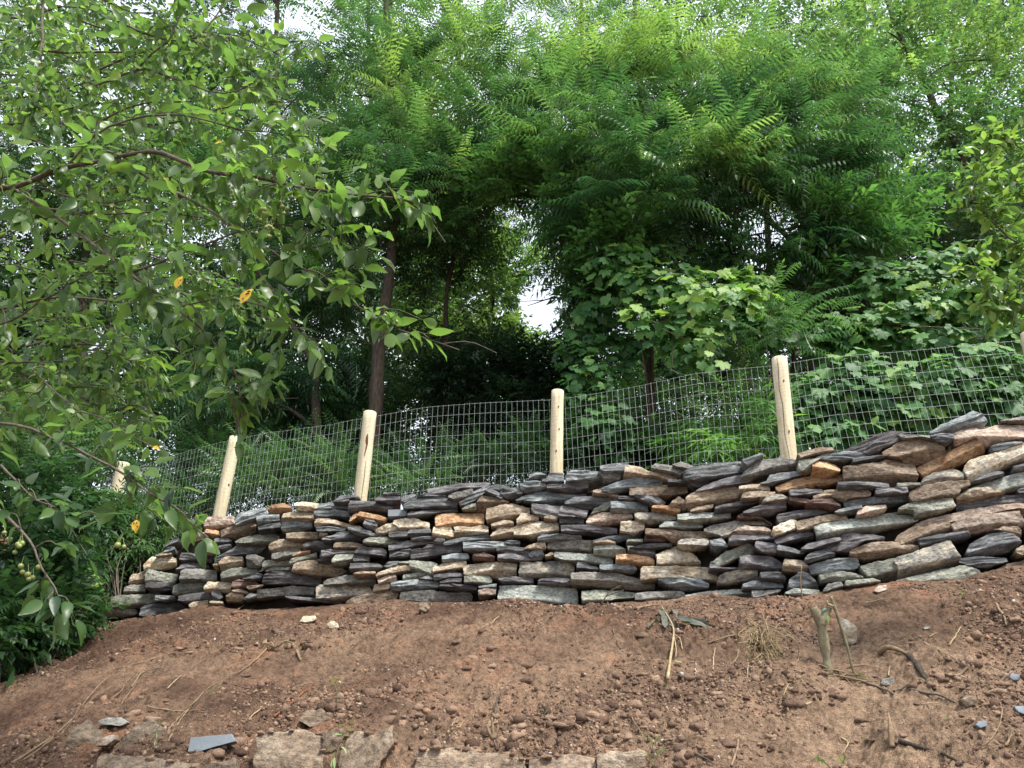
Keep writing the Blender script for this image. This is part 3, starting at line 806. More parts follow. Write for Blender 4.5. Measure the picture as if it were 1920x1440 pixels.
def stone_mesh(P3, rng, seed, deep=.26, under=None, slate=False, smoothcorner=True, sawn=False, blunt=False):
    """P3: outline points on a surface facing the viewer. Returns verts (local), faces, matrix"""
    c = P3.mean(0)
    n = np.array([c[0] * .45, c[1], 0.0]); n = -n / np.linalg.norm(n)      # outward, level
    n = n + np.array([0, 0, .10]); n /= np.linalg.norm(n)
    t = np.cross(np.array([0, 0, 1.0]), n); t /= np.linalg.norm(t)
    w = np.cross(n, t)
    # project outline along the line of sight into the plane through c
    Q = []
    for p in P3:
        k = np.dot(c, n) / np.dot(p, n); q = p * k - c
        Q.append((q @ t, q @ w))
    Q = np.array(Q)
    if ((np.roll(Q[:, 0], -1) - Q[:, 0]) * (np.roll(Q[:, 1], -1) + Q[:, 1])).sum() > 0: Q = Q[::-1]
    # long axis
    C = np.cov((Q - Q.mean(0)).T); ev, vec = np.linalg.eigh(C); ax = vec[:, 1]
    if ax[0] < 0: ax = -ax
    if abs(ax[0]) < .5: ax = np.array([1.0, 0])
    ang = math.atan2(ax[1], ax[0])
    R2 = np.array([[math.cos(-ang), -math.sin(-ang)], [math.sin(-ang), math.cos(-ang)]])
    Q = (Q @ R2.T)
    t2 = t * math.cos(ang) + w * math.sin(ang); w2 = -t * math.sin(ang) + w * math.cos(ang)
    L = Q[:, 0].max() - Q[:, 0].min(); H = Q[:, 1].max() - Q[:, 1].min()
    if blunt and L > 1.7 * H:
        # broken ends: knock off the thin tips, keep the length
        for sgn, lim in ((1, Q[:, 0].max() - .055 * L), (-1, Q[:, 0].min() + .055 * L)):
            out = []
            for i in range(len(Q)):
                a_, b_ = Q[i], Q[(i + 1) % len(Q)]; ia, ib = (a_[0] - lim) * sgn <= 0, (b_[0] - lim) * sgn <= 0
                if ia: out.append(a_)
                if ia != ib: out.append(a_ + (b_ - a_) * (lim - a_[0]) / (b_[0] - a_[0]))
            Q = np.array(out)
        Q[:, 0] *= 1.10
    if blunt: Q[:, 1] *= 1.05
    # slight corner rounding, then resample and roughen
    if smoothcorner and not sawn:
        for r in (.035,):
            A = Q * (1 - r) + np.roll(Q, -1, 0) * r; B = Q * r + np.roll(Q, -1, 0) * (1 - r)
            Q = np.stack([A, B], 1).reshape(-1, 2)
    seg = np.linalg.norm(np.roll(Q, -1, 0) - Q, axis=1); tot = seg.sum()
    stp = max(.008, tot / 130); out = []
    for i in range(len(Q)):                        # corners of the outline are kept
        k_ = max(1, int(round(seg[i] / stp)))
        for j_ in range(k_): out.append(Q[i] + (Q[(i + 1) % len(Q)] - Q[i]) * j_ / k_)
    Q = np.array(out); N = len(Q)
    if not sawn:
        ctr = Q.mean(0); d = Q - ctr
        nz = vnoise(np.stack([Q[:, 0] * 28 + seed, Q[:, 1] * 28, 0 * Q[:, 0]], -1), seed) + .6 * vnoise(np.stack([Q[:, 0] * 70 + seed, Q[:, 1] * 70, 0 * Q[:, 0]], -1), seed + 1)
        Q = Q + (d / (np.linalg.norm(d, axis=1)[:, None] + 1e-6)) * (nz[:, None] * min(.006, H * .07))
    Q = Q * .998
    fb = rng.uniform(.14, .46) if under is None else under
    cut = rng.uniform(.35, 1.1) * H + .02
    tl = rng.uniform(.08, .50)
    sl = rng.uniform(-.10, .10)
    # chipped end facets
    e1 = (rng.uniform(-.5, .5), rng.uniform(-1, 1), rng.uniform(.35, .9)); e2 = (rng.uniform(-.5, .5), rng.uniform(-1, 1), rng.uniform(.35, .9))
    tc_ = rng.uniform(.01, .07); tk = rng.uniform(.3, .9)
    x0, x1 = Q[:, 0].min(), Q[:, 0].max(); y0, y1 = Q[:, 1].min(), Q[:, 1].max()
    crease = rng.uniform(-.25, .25)
    fac = [(rng.uniform(-.30, .30), rng.uniform(-.42, .42), rng.uniform(x0 * .8, x1 * .8), rng.uniform(y0 * .6, y1 * .6), rng.uniform(.001, .009)) for _ in range(7 if slate else 6)]
    def depth(q):
        X = (q[:, 0] - x0) / (x1 - x0); v = (q[:, 1] - y0) / (y1 - y0)
        base = -tl * (v - .5) * H + sl * (X - .5) * L * .35
        if sawn: return base * .2
        fbx = np.clip(fb + crease * (X - .5), 0.02, .6)
        under_ = base + cut * (v - fbx) / max(fb, .12) * .9
        top_ = base - tk * H * (v - (1 - tc_)) / .5
        k1 = base - e1[2] * ((x0 + .04 * L - q[:, 0]) + e1[1] * .12 * (q[:, 1]))
        k2 = base - e2[2] * ((q[:, 0] - x1 + .04 * L) + e2[1] * .12 * (q[:, 1]))
        d = np.minimum(np.minimum(base, under_), np.minimum(top_, np.minimum(k1, k2)))
        for (fa, fb2, fx_, fy_, fc) in fac: d = np.minimum(d, base + fc + fa * (q[:, 0] - fx_) * .6 + fb2 * (q[:, 1] - fy_))
        d = np.maximum(d, base - cut * 1.05 - .03)
        P = np.stack([q[:, 0], q[:, 1], np.full(len(q), seed * 3.1)], -1)
        d = d + .006 * fbm(P * 14, 3, seed) * min(1, H / .06)
        if slate:
            lay = q[:, 1] * 75 + 1.5 * vnoise(P * 12, seed + 7)
            d = d + .009 * vnoise(np.stack([q[:, 0] * 4, lay, 0 * lay], -1), seed + 9)
        else:
            d = d + .004 * vnoise(P * 60, seed + 4)
        return d
    rings = [1.0, .985, .92, .80, .68, .55, .42, .28, .14, 0.0]
    V = []; 
    back = np.concatenate([Q * .93, np.full((N, 1), -deep)], 1)
    mid = np.concatenate([Q * .985, np.full((N, 1), 0.0)], 1)
    dQ = depth(Q)
    mid[:, 2] = dQ - .05
    V.append(back); V.append(mid)
    for i, s in enumerate(rings):
        q = inset(Q, s); dd = depth(q)
        if i == 0: dd = dd - .003
        V.append(np.concatenate([q, dd[:, None]], 1))
    V = np.concatenate(V); nr = 2 + len(rings)
    j = np.arange(N); k = (j + 1) % N
    F = [np.stack([r * N + j, r * N + k, (r + 1) * N + k, (r + 1) * N + j], -1) for r in range(nr - 1)]
    F = np.concatenate(F)
    V = np.concatenate([V, [[Q[:, 0].mean(), Q[:, 1].mean(), -deep]]])
    T = np.stack([np.full(N, nr * N), k, j], -1)
    W = V[:, [0, 2, 1]].copy()                        # local: x along, y = -out, z up
    W[:, 1] *= -1
    M = Matrix(((t2[0], -n[0], w2[0], c[0]), (t2[1], -n[1], w2[1], c[1]), (t2[2], -n[2], w2[2], c[2]), (0, 0, 0, 1)))
    return W, [T, F], M, (L, H, ang)

POST_X = [('near the leafy left post', 425), ('near the red-scarred post', 685), ('near the middle post', 1045), ('near the tall yellowish post', 1470)]
def shape_words(L, H, ang):
    asp = L / max(H, .01); a = L * H; w = []
    if a > .045: w.append('big')
    elif a < .0085: w.append('small')
    if asp > 4.2: w.append('long thin')
    elif asp > 2.6: w.append('flat')
    elif asp < 1.75: w.append('blocky')
    return w, ('tilted' if abs(ang) > .2 else '')

recs = []
for i, line in enumerate(STONES.strip().split('\n')):
    p = line.split(); pts = np.array([[float(a) for a in q.split(',')] for q in p[1:]])
    rng = random.Random(i * 7 + 1)
    pc = pts.mean(0); ar = (pts[:, 0].max() - pts[:, 0].min()) * (pts[:, 1].max() - pts[:, 1].min())
    off = rng.uniform(-.02, .02) + (.02 if ar < 1800 else 0)
    P3 = np.array([on_wall(x, y, off) for x, y in pts])
    if pts[:, 0].max() > 1900: P3 = np.array([on_wall(x if x < 1915 else 1925 + (x - 1925) * 1.5, y, off) for x, y in pts])
    slate = p[0] in 'dpbr'
    und = None
    if slate: und = rng.uniform(.08, .38)
    if p[0] == 'B': und = 0
    V, F, M, (L, H, ang) = stone_mesh(P3, rng, i + 1, deep=.24, under=und, slate=slate, sawn=(p[0] == 'B'), blunt=True)
    o = mk('wall_stone', V, F, M_ST[p[0]], matrix=M)
    recs.append(dict(o=o, c=p[0], pts=pts, pc=pc, L=L, H=H, ang=ang, x0=pts[:, 0].min(), x1=pts[:, 0].max(), y0=pts[:, 1].min(), y1=pts[:, 1].max()))

# labels: look first, then what the stone rests on or lies under
for r in recs:
    w, tilt = shape_words(r['L'], r['H'], r['ang'])
    wd = 'slate' if r['c'] in 'dpb' else ('slab' if r['L'] / r['H'] > 2.6 else 'stone')
    if r['c'] == 'B': wd = 'block'; w = []
    r['short'] = ' '.join(([w[0]] if w else []) + [CNAME[r['c']], wd])
    r['desc'] = ' '.join(([tilt] if tilt else []) + w + [CNAME[r['c']], wd])
def neighbours(r):
    out = []
    w = r['x1'] - r['x0']
    best = {}
    for q in recs:
        if q is r: continue
        ov = min(r['x1'], q['x1']) - max(r['x0'], q['x0']); ovy = min(r['y1'], q['y1']) - max(r['y0'], q['y0'])
        dy = q['pc'][1] - r['pc'][1]; dx = q['pc'][0] - r['pc'][0]
        if ov > .3 * min(w, q['x1'] - q['x0']):
            if 8 < dy < 60: best.setdefault('on', []).append((dy - ov * .3, q))
            if -60 < dy < -8: best.setdefault('under', []).append((-dy - ov * .3, q))
        if ovy > 3 and abs(dy) < 16:
            if 0 < dx < 170: best.setdefault('left of', []).append((dx, q))
            if -170 < dx < 0: best.setdefault('right of', []).append((-dx, q))
    return {k: sorted(v, key=lambda a: a[0])[0][1] for k, v in best.items()}
def course(r):
    u, e = UE(*r['pc']); a = float(np.interp(u, _fu[:, 0], _fu[:, 1])); b = float(np.interp(u, _tu[:, 0], _tu[:, 1]))
    f = (e - a) / (b - a + 1e-6)
    return 'at the foot' if f < .16 else 'low down' if f < .4 else 'halfway up' if f < .64 else 'high up' if f < .88 else 'capping the wall'
def zone(x):
    z = [('at the far left end', 260), ('below the leafy left post', 420), ('left of the red-scarred post', 570), ('below the red-scarred post', 690), ('right of the red-scarred post', 820), ('left of the middle post', 950), ('below the middle post', 1050), ('right of the middle post', 1170),
         ('midway between the middle and tall posts', 1280), ('left of the tall post', 1390), ('below the tall post', 1490), ('right of the tall post', 1600), ('well right of the tall post', 1730), ('at the right edge', 1860)]
    return min(z, key=lambda a: abs(a[1] - x))[0]
for r in recs:
    nb = neighbours(r); c = course(r); z = zone(r['pc'][0]); D = r['desc']; cand = []
    nbt = [(k, v['short']) for k, v in nb.items()]
    cand.append(f"{D} {c}, {z}")
    for k, s in nbt:
        cand.append(f"{D} {k} {s}, {z}"); 
    for k, s in nbt: cand.append(f"{D} {k} {s}, {c} {z}")
    for a in range(len(nbt)):
        for b in range(a + 1, len(nbt)):
            cand.append(f"{D} {nbt[a][0]} {nbt[a][1]}, {nbt[b][0]} {nbt[b][1]}, {z}")
            cand.append(f"{D} {nbt[a][0]} {nbt[a][1]} and {nbt[b][0]} {nbt[b][1]}")
    r['cand'] = [q for q in cand if len(q.split()) <= 16]
from collections import Counter
cnt = Counter(q for r in recs for q in set(r['cand']))
used = set()
for r in recs:
    ok = [q for q in r['cand'] if cnt[q] == 1 and q not in used]
    lab = ok[0] if ok else None
    if not lab:
        ok = [q for q in r['cand'] if q not in used]; lab = ok[-1] if ok else r['cand'][0]
    used.add(lab)
    tag(r['o'], lab, 'stone', 'flat stones stacked in the dry wall')

# separate stones and old blocks standing in or lying on the soil
LOOSE = [
 ('stone_block', 'e', 3.02, '472,1470 478,1374 560,1367 600,1376 606,1410 608,1470', 'large square brown block at the bottom, left of the wilted weed', 'block'),
 ('stone_block', 'e', 3.05, '602,1372 640,1366 648,1376 632,1404 606,1412', 'small wedge-shaped block jammed beside the wilted weed', 'block'),
 ('stone_block', 'e', 3.0, '630,1470 634,1408 657,1369 700,1376 735,1360 739,1394 716,1428 704,1470', 'large broken brown block at the bottom, right of the wilted weed', 'block'),
 ('stone_block', 'e', 3.0, '773,1470 778,1404 850,1399 905,1410 960,1414 988,1426 986,1470', 'rough grey block at the bottom edge under the short dead stalk', 'block'),
 ('stone_block', 'e', 3.03, '990,1470 992,1424 1070,1413 1118,1420 1118,1470', 'soil-dusted block between two grey blocks at the bottom edge', 'block'),
 ('stone_block', 'e', 3.0, '1120,1470 1118,1414 1160,1408 1212,1408 1216,1470', 'grey block at the bottom edge beside the green grass tuft', 'block'),
 ('stone_slab', 'e', 2.98, '172,1470 180,1416 202,1412 315,1425 360,1432 362,1470', 'long tan slab with soil on top in the bottom left corner', 'slab'),
 ('stone_slab', 'e', 2.98, '366,1470 366,1436 400,1430 442,1422 447,1470', 'short tan slab at the bottom edge below the blue brick', 'slab'),
 ('boulder', 'e', 3.22, '122,1402 130,1367 158,1348 188,1370 193,1398 155,1408', 'mossy grey boulder half hidden by long dry roots', 'boulder'),
 ('boulder', 'e', 3.2, '213,1404 250,1357 282,1345 305,1370 302,1396 240,1408', 'pointed brown boulder beside the small leafy seedling', 'boulder'),
 ('flat_stone', 'y', 3.32, '180,1353 200,1345 225,1344 240,1354 225,1361 195,1359', 'thin grey flat stone above the two bottom left boulders', 'stone'),
 ('flat_stone', 'k', 3.12, '177,1399 195,1381 213,1376 216,1386 200,1397', 'pale pinkish chip between the two bottom left boulders', 'stone'),
 ('brick', 'B', 3.15, '352,1410 357,1383 434,1376 441,1390 400,1401 378,1408', 'pale blue-grey sawn brick lying in the soil', 'brick'),
 ('rock', 'e', 3.45, '560,1352 573,1331 600,1327 616,1340 612,1358 582,1362', 'rounded brown rock above the large square block', 'rock'),
]
LIE = [
 ('rock', 'c', '561,1166 567,1154 590,1153 594,1161 580,1168', 'flat cream stone on the soil left of centre near the wall', 'rock'),
 ('rock', 'n', '785,1147 787,1130 800,1127 806,1140 799,1150', 'round dark brown stone at the wall foot near the middle', 'rock'),
 ('rock', 'c', '1581,1180 1577,1158 1590,1160 1606,1174 1609,1204 1596,1213 1587,1203', 'upright orange-pink stone behind the leaning stick', 'rock'),
 ('pebble', 'B', '1829,1359 1838,1351 1850,1352 1852,1362 1838,1368', 'blue-grey pebble inside the loop of the long root', 'pebble'),
 ('pebble', 'B', '1892,1270 1898,1262 1911,1265 1913,1276 1900,1277', 'pale blue-grey pebble near the right edge, upper one', 'pebble'),
 ('pebble', 'B', '1902,1324 1923,1323 1926,1342 1908,1338', 'blue-grey chip cut by the right edge of the photo', 'pebble'),
 ('pebble', 'c', '612,1170 620,1164 633,1168 636,1176 620,1180', 'whitish pebble among clods left of the round brown stone', 'pebble'),
 ('pebble', 'k', '1638,1108 1648,1097 1662,1096 1664,1106 1650,1112', 'pale rounded pebble at the wall foot above the long pale leaf', 'pebble'),
 ('pebble', 'G', '1731,1176 1738,1172 1745,1176 1742,1180 1733,1180', 'tiny pale pebble on the bare slope right of the stump', 'pebble'),
 ('rock', 'n', '1802,1312 1812,1302 1828,1306 1832,1318 1815,1326', 'dark lump of rock below the forked brown root', 'rock'),
 ('rock', 'y', '1650,1282 1655,1272 1675,1270 1680,1282 1662,1288', 'grey stone showing at the foot of the leaning stick', 'rock'),
]
for i, (nm, cc, Y, poly, lab, cat) in enumerate(LOOSE):
    pts = np.array([[float(a) for a in q.split(',')] for q in poly.split()])
    P3 = np.array([at(x, y, Y) for x, y in pts]); rng = random.Random(900 + i)
    V, F, M, _ = stone_mesh(P3, rng, 400 + i, deep=.22 if 'block' in nm or 'slab' in nm else .10, under=0.03, sawn=(nm == 'brick'))
    tag(mk(nm, V, F, M_ST[cc], matrix=M), lab, cat)
for i, (nm, cc, poly, lab, cat) in enumerate(LIE):
    pts = np.array([[float(a) for a in q.split(',')] for q in poly.split()])
    lo = pts[pts[:, 1].argmax()]; Y = hit(lo[0], lo[1])[1] - .01
    P3 = np.array([at(x, y, Y) for x, y in pts]); rng = random.Random(950 + i)
    V, F, M, _ = stone_mesh(P3, rng, 450 + i, deep=.05, under=.1)
    tag(mk(nm, V, F, M_ST[cc], matrix=M), lab, cat)

# clods and crumbs of soil
def ico():
    p = (1 + 5 ** .5) / 2
    v = np.array([(-1, p, 0), (1, p, 0), (-1, -p, 0), (1, -p, 0), (0, -1, p), (0, 1, p), (0, -1, -p), (0, 1, -p), (p, 0, -1), (p, 0, 1), (-p, 0, -1), (-p, 0, 1)], float)
    f = np.array([(0, 11, 5), (0, 5, 1), (0, 1, 7), (0, 7, 10), (0, 10, 11), (1, 5, 9), (5, 11, 4), (11, 10, 2), (10, 7, 6), (7, 1, 8), (3, 9, 4), (3, 4, 2), (3, 2, 6), (3, 6, 8), (3, 8, 9), (4, 9, 5), (2, 4, 11), (6, 2, 10), (8, 6, 7), (9, 8, 1)])
    return v / np.linalg.norm(v[0]), f
iv, jf = ico()
R = np.random.default_rng(5)
N = 120000
cu = R.uniform(-.80, .88, N); cy = 2.75 + (Yw(cu) - 2.85) * R.random(N) ** 1.0
cx = cu * cy
dens = vnoise(np.stack([cx * 1.9, cy * 1.9, 0 * cx], -1), 21) + .35 * vnoise(np.stack([cx * 6, cy * 6, 0 * cx], -1), 22)
keep = (dens * 1.5 + .55) * (1.15 - .5 * (cy - 2.75) / 3) > R.random(N) * 1.4
keep &= ~((cu < -.56) & (cy > Yw(cu) - .1))
cx, cy = cx[keep], cy[keep]; N = len(cx)
cs = .0026 + .0090 * R.random(N) ** 3.6 + np.where(R.random(N) < .03, .020 * R.random(N) ** 1.5, 0)
cz = ground_z(cx, cy) + cs * .05
J = iv[None] * (1 + R.uniform(-.45, .45, (N, 12, 1))) * cs[:, None, None] * R.uniform(.7, 1.35, (N, 1, 3))
V = (J + np.stack([cx, cy, cz], -1)[:, None]).reshape(-1, 3)
F = (jf[None] + (np.arange(N) * 12)[:, None, None]).reshape(-1, 3)
cv = np.repeat(R.random(N), 12)
# bigger lumps in groups, finer shape
def sub_ico(v, f):
    v = [tuple(a) for a in v]; mid = {}; out = []
    def m(a, b):
        k = (min(a, b), max(a, b))
        if k not in mid:
            p = np.array(v[a]) + np.array(v[b]); v.append(tuple(p / np.linalg.norm(p))); mid[k] = len(v) - 1
        return mid[k]
    for a, b, c in f:
        ab, bc, ca = m(a, b), m(b, c), m(c, a); out += [(a, ab, ca), (b, bc, ab), (c, ca, bc), (ab, bc, ca)]
    return np.array(v), np.array(out)
v2, f2 = sub_ico(iv, jf)
LV, LF, LC = [V], [F], [cv]; off = len(V)
spots_ = [(560, 1195, 60, 14), (640, 1165, 70, 10), (300, 1215, 60, 10), (430, 1215, 50, 9), (590, 1330, 60, 9), (760, 1350, 60, 14), (850, 1340, 60, 10), (950, 1365, 70, 16), (1080, 1345, 80, 16), (1180, 1350, 70, 16), (1300, 1390, 90, 20), (1250, 1270, 70, 10), (1400, 1400, 60, 10), (1500, 1290, 50, 8), (900, 1260, 70, 8), (1750, 1270, 80, 14), (1860, 1180, 50, 12), (1880, 1300, 40, 8), (700, 1410, 40, 5), (250, 1330, 60, 8), (480, 1300, 60, 7), (330, 1400, 60, 6), (1560, 1300, 40, 8), (1650, 1380, 80, 8), (1000, 1180, 200, 12), (1450, 1150, 200, 12), (820, 1200, 200, 12)]
for (sx, sy, sr, sn) in spots_:
    for q in range(int(sn * 1.5)):
        px_, py_ = sx + R.normal(0, sr * .6), sy + R.normal(0, sr * .28)
        if py_ > 1436 or py_ < 1140: continue
        p = hit(px_, py_); r_ = R.uniform(.007, .013) if R.random() < .7 else R.uniform(.013, .03)
        w = v2 * (1 + .45 * vnoise(v2 * 1.3 + q * 3.1 + sx, 3)[:, None] + .55 * vnoise(v2 * 2.7 + q, 4)[:, None] + .2 * vnoise(v2 * 7 + q, 6)[:, None]) * r_ * np.array([R.uniform(.9, 1.5), 1, R.uniform(.55, .9)])
        LV.append(w + p - np.array([0, 0, r_ * .22])); LF.append(f2 + off); off += len(v2); LC.append(np.full(len(v2), R.uniform(.25, .85)))
for (nm, cc, Y, poly, lab, cat) in LOOSE:
    if nm not in ('stone_block', 'stone_slab'): continue
    pp = np.array([[float(a) for a in q.split(',')] for q in poly.split()]); x0_, x1_ = pp[:, 0].min(), pp[:, 0].max()
    tops = sorted([p for p in pp if p[1] < 1440], key=lambda p: p[0])
    for q in range(int((x1_ - x0_) * .07)):
        px_ = R.uniform(x0_, x1_); py_ = np.interp(px_, [p[0] for p in tops], [p[1] for p in tops])
        r_ = R.uniform(.004, .013); p = at(px_, py_ + 1, Y + R.uniform(.03, .10))
        w = v2 * (1 + .45 * vnoise(v2 * 1.3 + q * 3.1, 3)[:, None] + .5 * vnoise(v2 * 2.7 + q, 4)[:, None]) * r_ * np.array([1.5, 1.2, .7])
        LV.append(w + p); LF.append(f2 + off); off += len(v2); LC.append(np.full(len(v2), R.uniform(.4, .9)))
V = np.concatenate(LV); F = np.concatenate(LF); cv = np.concatenate(LC)
tag(mk('soil_clods', V, F, M_CLOD, var=cv), 'loose crumbs and clods of red-brown soil strewn over the slope', 'soil clods', kind='stuff')

# ------------------------------------------------------------------ fence
fence = empty('wire_fence', 'welded wire mesh fence on round wooden posts behind the stacked wall', 'fence')
#        top px, bottom px, Y, diameter
POSTS = [(232, 868, 205, 975, 7.8, .125, None), (442, 820, 409, 975, 7.1, .122, 'pale post half covered by pear leaves'), (694, 773, 675, 940, 6.5, .125, 'post with a long red knot scar'),
         (1045.5, 733, 1043, 892, 6.3, .116, 'pale post with a few small dark knots'), (1461, 672, 1480, 866, 5.5, .125, 'tall yellowish post with a drying crack'), (1931, 625, 1960, 805, 5.05, .125, None), (60, 935, 30, 1000, 8.7, .12, None)]
for i, (tx, ty, bx, by, Y, dia, lab) in enumerate(POSTS):
    T_ = at(tx, ty, Y); B_ = at(bx, by, Y); B_ = B_ + (B_ - T_) * .45
    n = 15; path = [B_ + (T_ - B_) * k / 14 for k in range(14)] + [T_ + (B_ - T_) * .003, T_]
    rr = np.full(n + 1, dia / 2); rr[-1] = dia / 2 - .004
    V, F = tube(path, rr, 20, i, .0)
    d = V - np.interp(V[:, 2], [B_[2], T_[2]], [0, 1])[:, None] * 0
    V = V + .0025 * np.stack([vnoise(V * 9, i), vnoise(V * 9, i + 5), 0 * V[:, 0]], -1)
    c = (B_ + T_) / 2
    o = mk('post', V - c, F, M_POST, smooth=True, matrix=Matrix.Translation(c))
    pm = o
    for p_ in o.data.polygons:
        if len(p_.vertices) == 3 or p_.center.z > (T_ - c)[2] - .004: p_.use_smooth = False
    o.parent = fence
    if lab: o['label'] = lab
    ax = (T_ - B_) / np.linalg.norm(T_ - B_)
    def spot(name, pts, w, mat):
        """a mark on the front of the post: pts (height above the middle, angle)"""
        rows = []
        H_ = np.linalg.norm(T_ - B_)
        f = -np.array([c[0], c[1], 0]); f /= np.linalg.norm(f); sd = np.cross(ax, f)
        for (hh, an, ww) in pts:
            base = T_ - ax * hh
            for s in (-1, 0, 1):
                a = an + s * ww / (dia / 2)
                rows.append(base + (f * math.cos(a) + sd * math.sin(a)) * (dia / 2 + .0025 + (.001 if s == 0 else 0)))
        rows = np.array(rows); m = len(pts); q = []
        for k in range(m - 1):
            for s in (0, 1): q.append((k * 3 + s, k * 3 + s + 1, k * 3 + s + 4, k * 3 + s + 3))
        mk(name, rows - c, np.array(q), mat, parent=o)
    if i == 2:
        spot('knot', [(.24, .02, .002), (.27, -.02, .010), (.31, .0, .012), (.35, .08, .008), (.39, .02, .006), (.43, -.05, .004), (.47, -.1, .001)], .01, M_KNOT)
        spot('crack', [(.5, .2, .001), (.65, .22, .002), (.85, .15, .002), (1.0, .2, .001)], .01, M_CRACK)
    if i == 3:
        for (hh, an) in ((.17, .2), (.39, .35), (.60, -.05)): spot('knot', [(hh, an, .001), (hh + .008, an, .006), (hh + .018, an, .006), (hh + .026, an, .001)], .01, M_KNOT)
    if i == 4:
        spot('crack', [(.01, -.25, .001), (.12, -.2, .0025), (.3, -.35, .003), (.45, -.1, .0025), (.7, -.2, .0025), (.85, .05, .002), (1.0, .2, .001)], .01, M_CRACK)
        for (hh, an) in ((.66, .35), (.22, .3)): spot('knot', [(hh, an, .001), (hh + .008, an, .006), (hh + .018, an, .006), (hh + .026, an, .001)], .01, M_KNOT)
    if i == 1:
        for (hh, an) in ((.50, .5), (.85, .5)): spot('knot', [(hh, an, .001), (hh + .01, an, .009), (hh + .02, an, .009), (hh + .03, an, .001)], .01, M_KNOT)
# mesh: rows follow the top wire
FX = np.array([[-7.5, 9.3], [-5.75, 8.7], [-4.35, 7.8], [-2.85, 7.1], [-1.36, 6.5], [.43, 6.3], [2.23, 5.5], [4.02, 5.05], [6.0, 4.7]])
fu = FX[:, 0] / FX[:, 1]
TW = [(40, 950), (120, 915), (205, 890), (240, 880), (300, 862), (360, 845), (410, 832), (455, 822), (500, 812), (560, 803), (620, 795), (660, 787), (690, 783), (720, 778), (800, 765), (900, 757), (1030, 749), (1065, 745), (1200, 723), (1300, 702), (1400, 692), (1445, 688), (1480, 682), (1540, 671), (1600, 665), (1720, 655), (1800, 647), (1900, 640), (1990, 632), (2200, 610)]
twu = np.array([UE(*p) for p in TW])
sl_ = np.concatenate([[0], np.cumsum(np.linalg.norm(np.diff(FX, axis=0), axis=1))]); stot = sl_[-1]
def fpt(s, h):
    x = np.interp(s, sl_, FX[:, 0]); y = np.interp(s, sl_, FX[:, 1]) + .07
    # slack between posts
    k = np.searchsorted(sl_, s) - 1; k = int(np.clip(k, 0, len(sl_) - 2)); f = (s - sl_[k]) / (sl_[k + 1] - sl_[k])
    y = y - .035 * math.sin(math.pi * f) * (1 if k % 2 else -.6)
    u = x / y; zt_ = np.interp(u, twu[:, 0], twu[:, 1]) * y
    lean = .012 * math.sin(s * 3.1) * h
    return np.array([x + lean, y + .02 * math.sin(s * 2.3 + h * 4), zt_ - h])
parts = []
nv = int(stot / .0508)
for k in range(nv + 1):
    s = stot * k / nv
    parts.append(tube([fpt(s, h) for h in (-.008, .2, .4, .6, .8, 1.02)], 0.0009, 4, cap=False))
for r in range(0, 11):
    h = r * .1016
    parts.append(tube([fpt(s, h) for s in np.linspace(0, stot, 240)], 0.00102, 4, cap=False))
V, F = merge(parts)
mk('wire_mesh', V, F, M_WIRE, parent=fence)

# ------------------------------------------------------------------ leaf templates
def frond_t(seed, pairs=9, Lf=.72, ll=.13, lw=.034, droop=.38, lift=.18):
    r = np.random.default_rng(seed); V, F = [], []
    def rach(t): return np.array([Lf * t, .03 * math.sin(t * 3 + seed), lift * Lf * t - droop * Lf * t * t])
    n = 7; pr = [rach(k / n) for k in range(n + 1)]
    b = 0
    for k, p in enumerate(pr):
        w = .004 * (1 - .6 * k / n); V += [p + [0, w, 0], p + [0, -w, 0]]
        if k: F += [(b - 2, b - 1, b + 1), (b - 2, b + 1, b)]
        b += 2
    def leaflet(p, d, L, w):
        nonlocal b
        d = d / np.linalg.norm(d); side = np.cross(d, [0, 0, 1.0]); side /= np.linalg.norm(side) + 1e-6
        up = np.cross(side, d)
        m1 = p + d * L * .30 + up * .006; m2 = p + d * L * .68 - np.array([0, 0, L * .06])
        tip = p + d * L - np.array([0, 0, L * .22])
        V.extend([p, m1 + side * w / 2 + up * .004, m1 - side * w / 2 + up * .004, m2 + side * w * .36, m2 - side * w * .36, tip])
        F.extend([(b, b + 1, b + 2), (b + 1, b + 3, b + 4), (b + 1, b + 4, b + 2), (b + 3, b + 5, b + 4)])
        b += 6
    for k in range(pairs):
        t = .14 + .80 * k / (pairs - 1); p = rach(t); tg = rach(t + .01) - p; tg /= np.linalg.norm(tg)
        sz = (1 - .45 * abs(t - .45) ** 1.3) * r.uniform(.88, 1.1)
        for s in (-1, 1):
            d = tg * r.uniform(.25, .5) + np.array([0, s, 0]) + np.array([0, 0, -r.uniform(.25, .7)])
            leaflet(p, d, ll * sz, lw * sz)
    leaflet(rach(1), rach(1) - rach(.95), ll * .8, lw)
    return np.array(V), np.array(F)

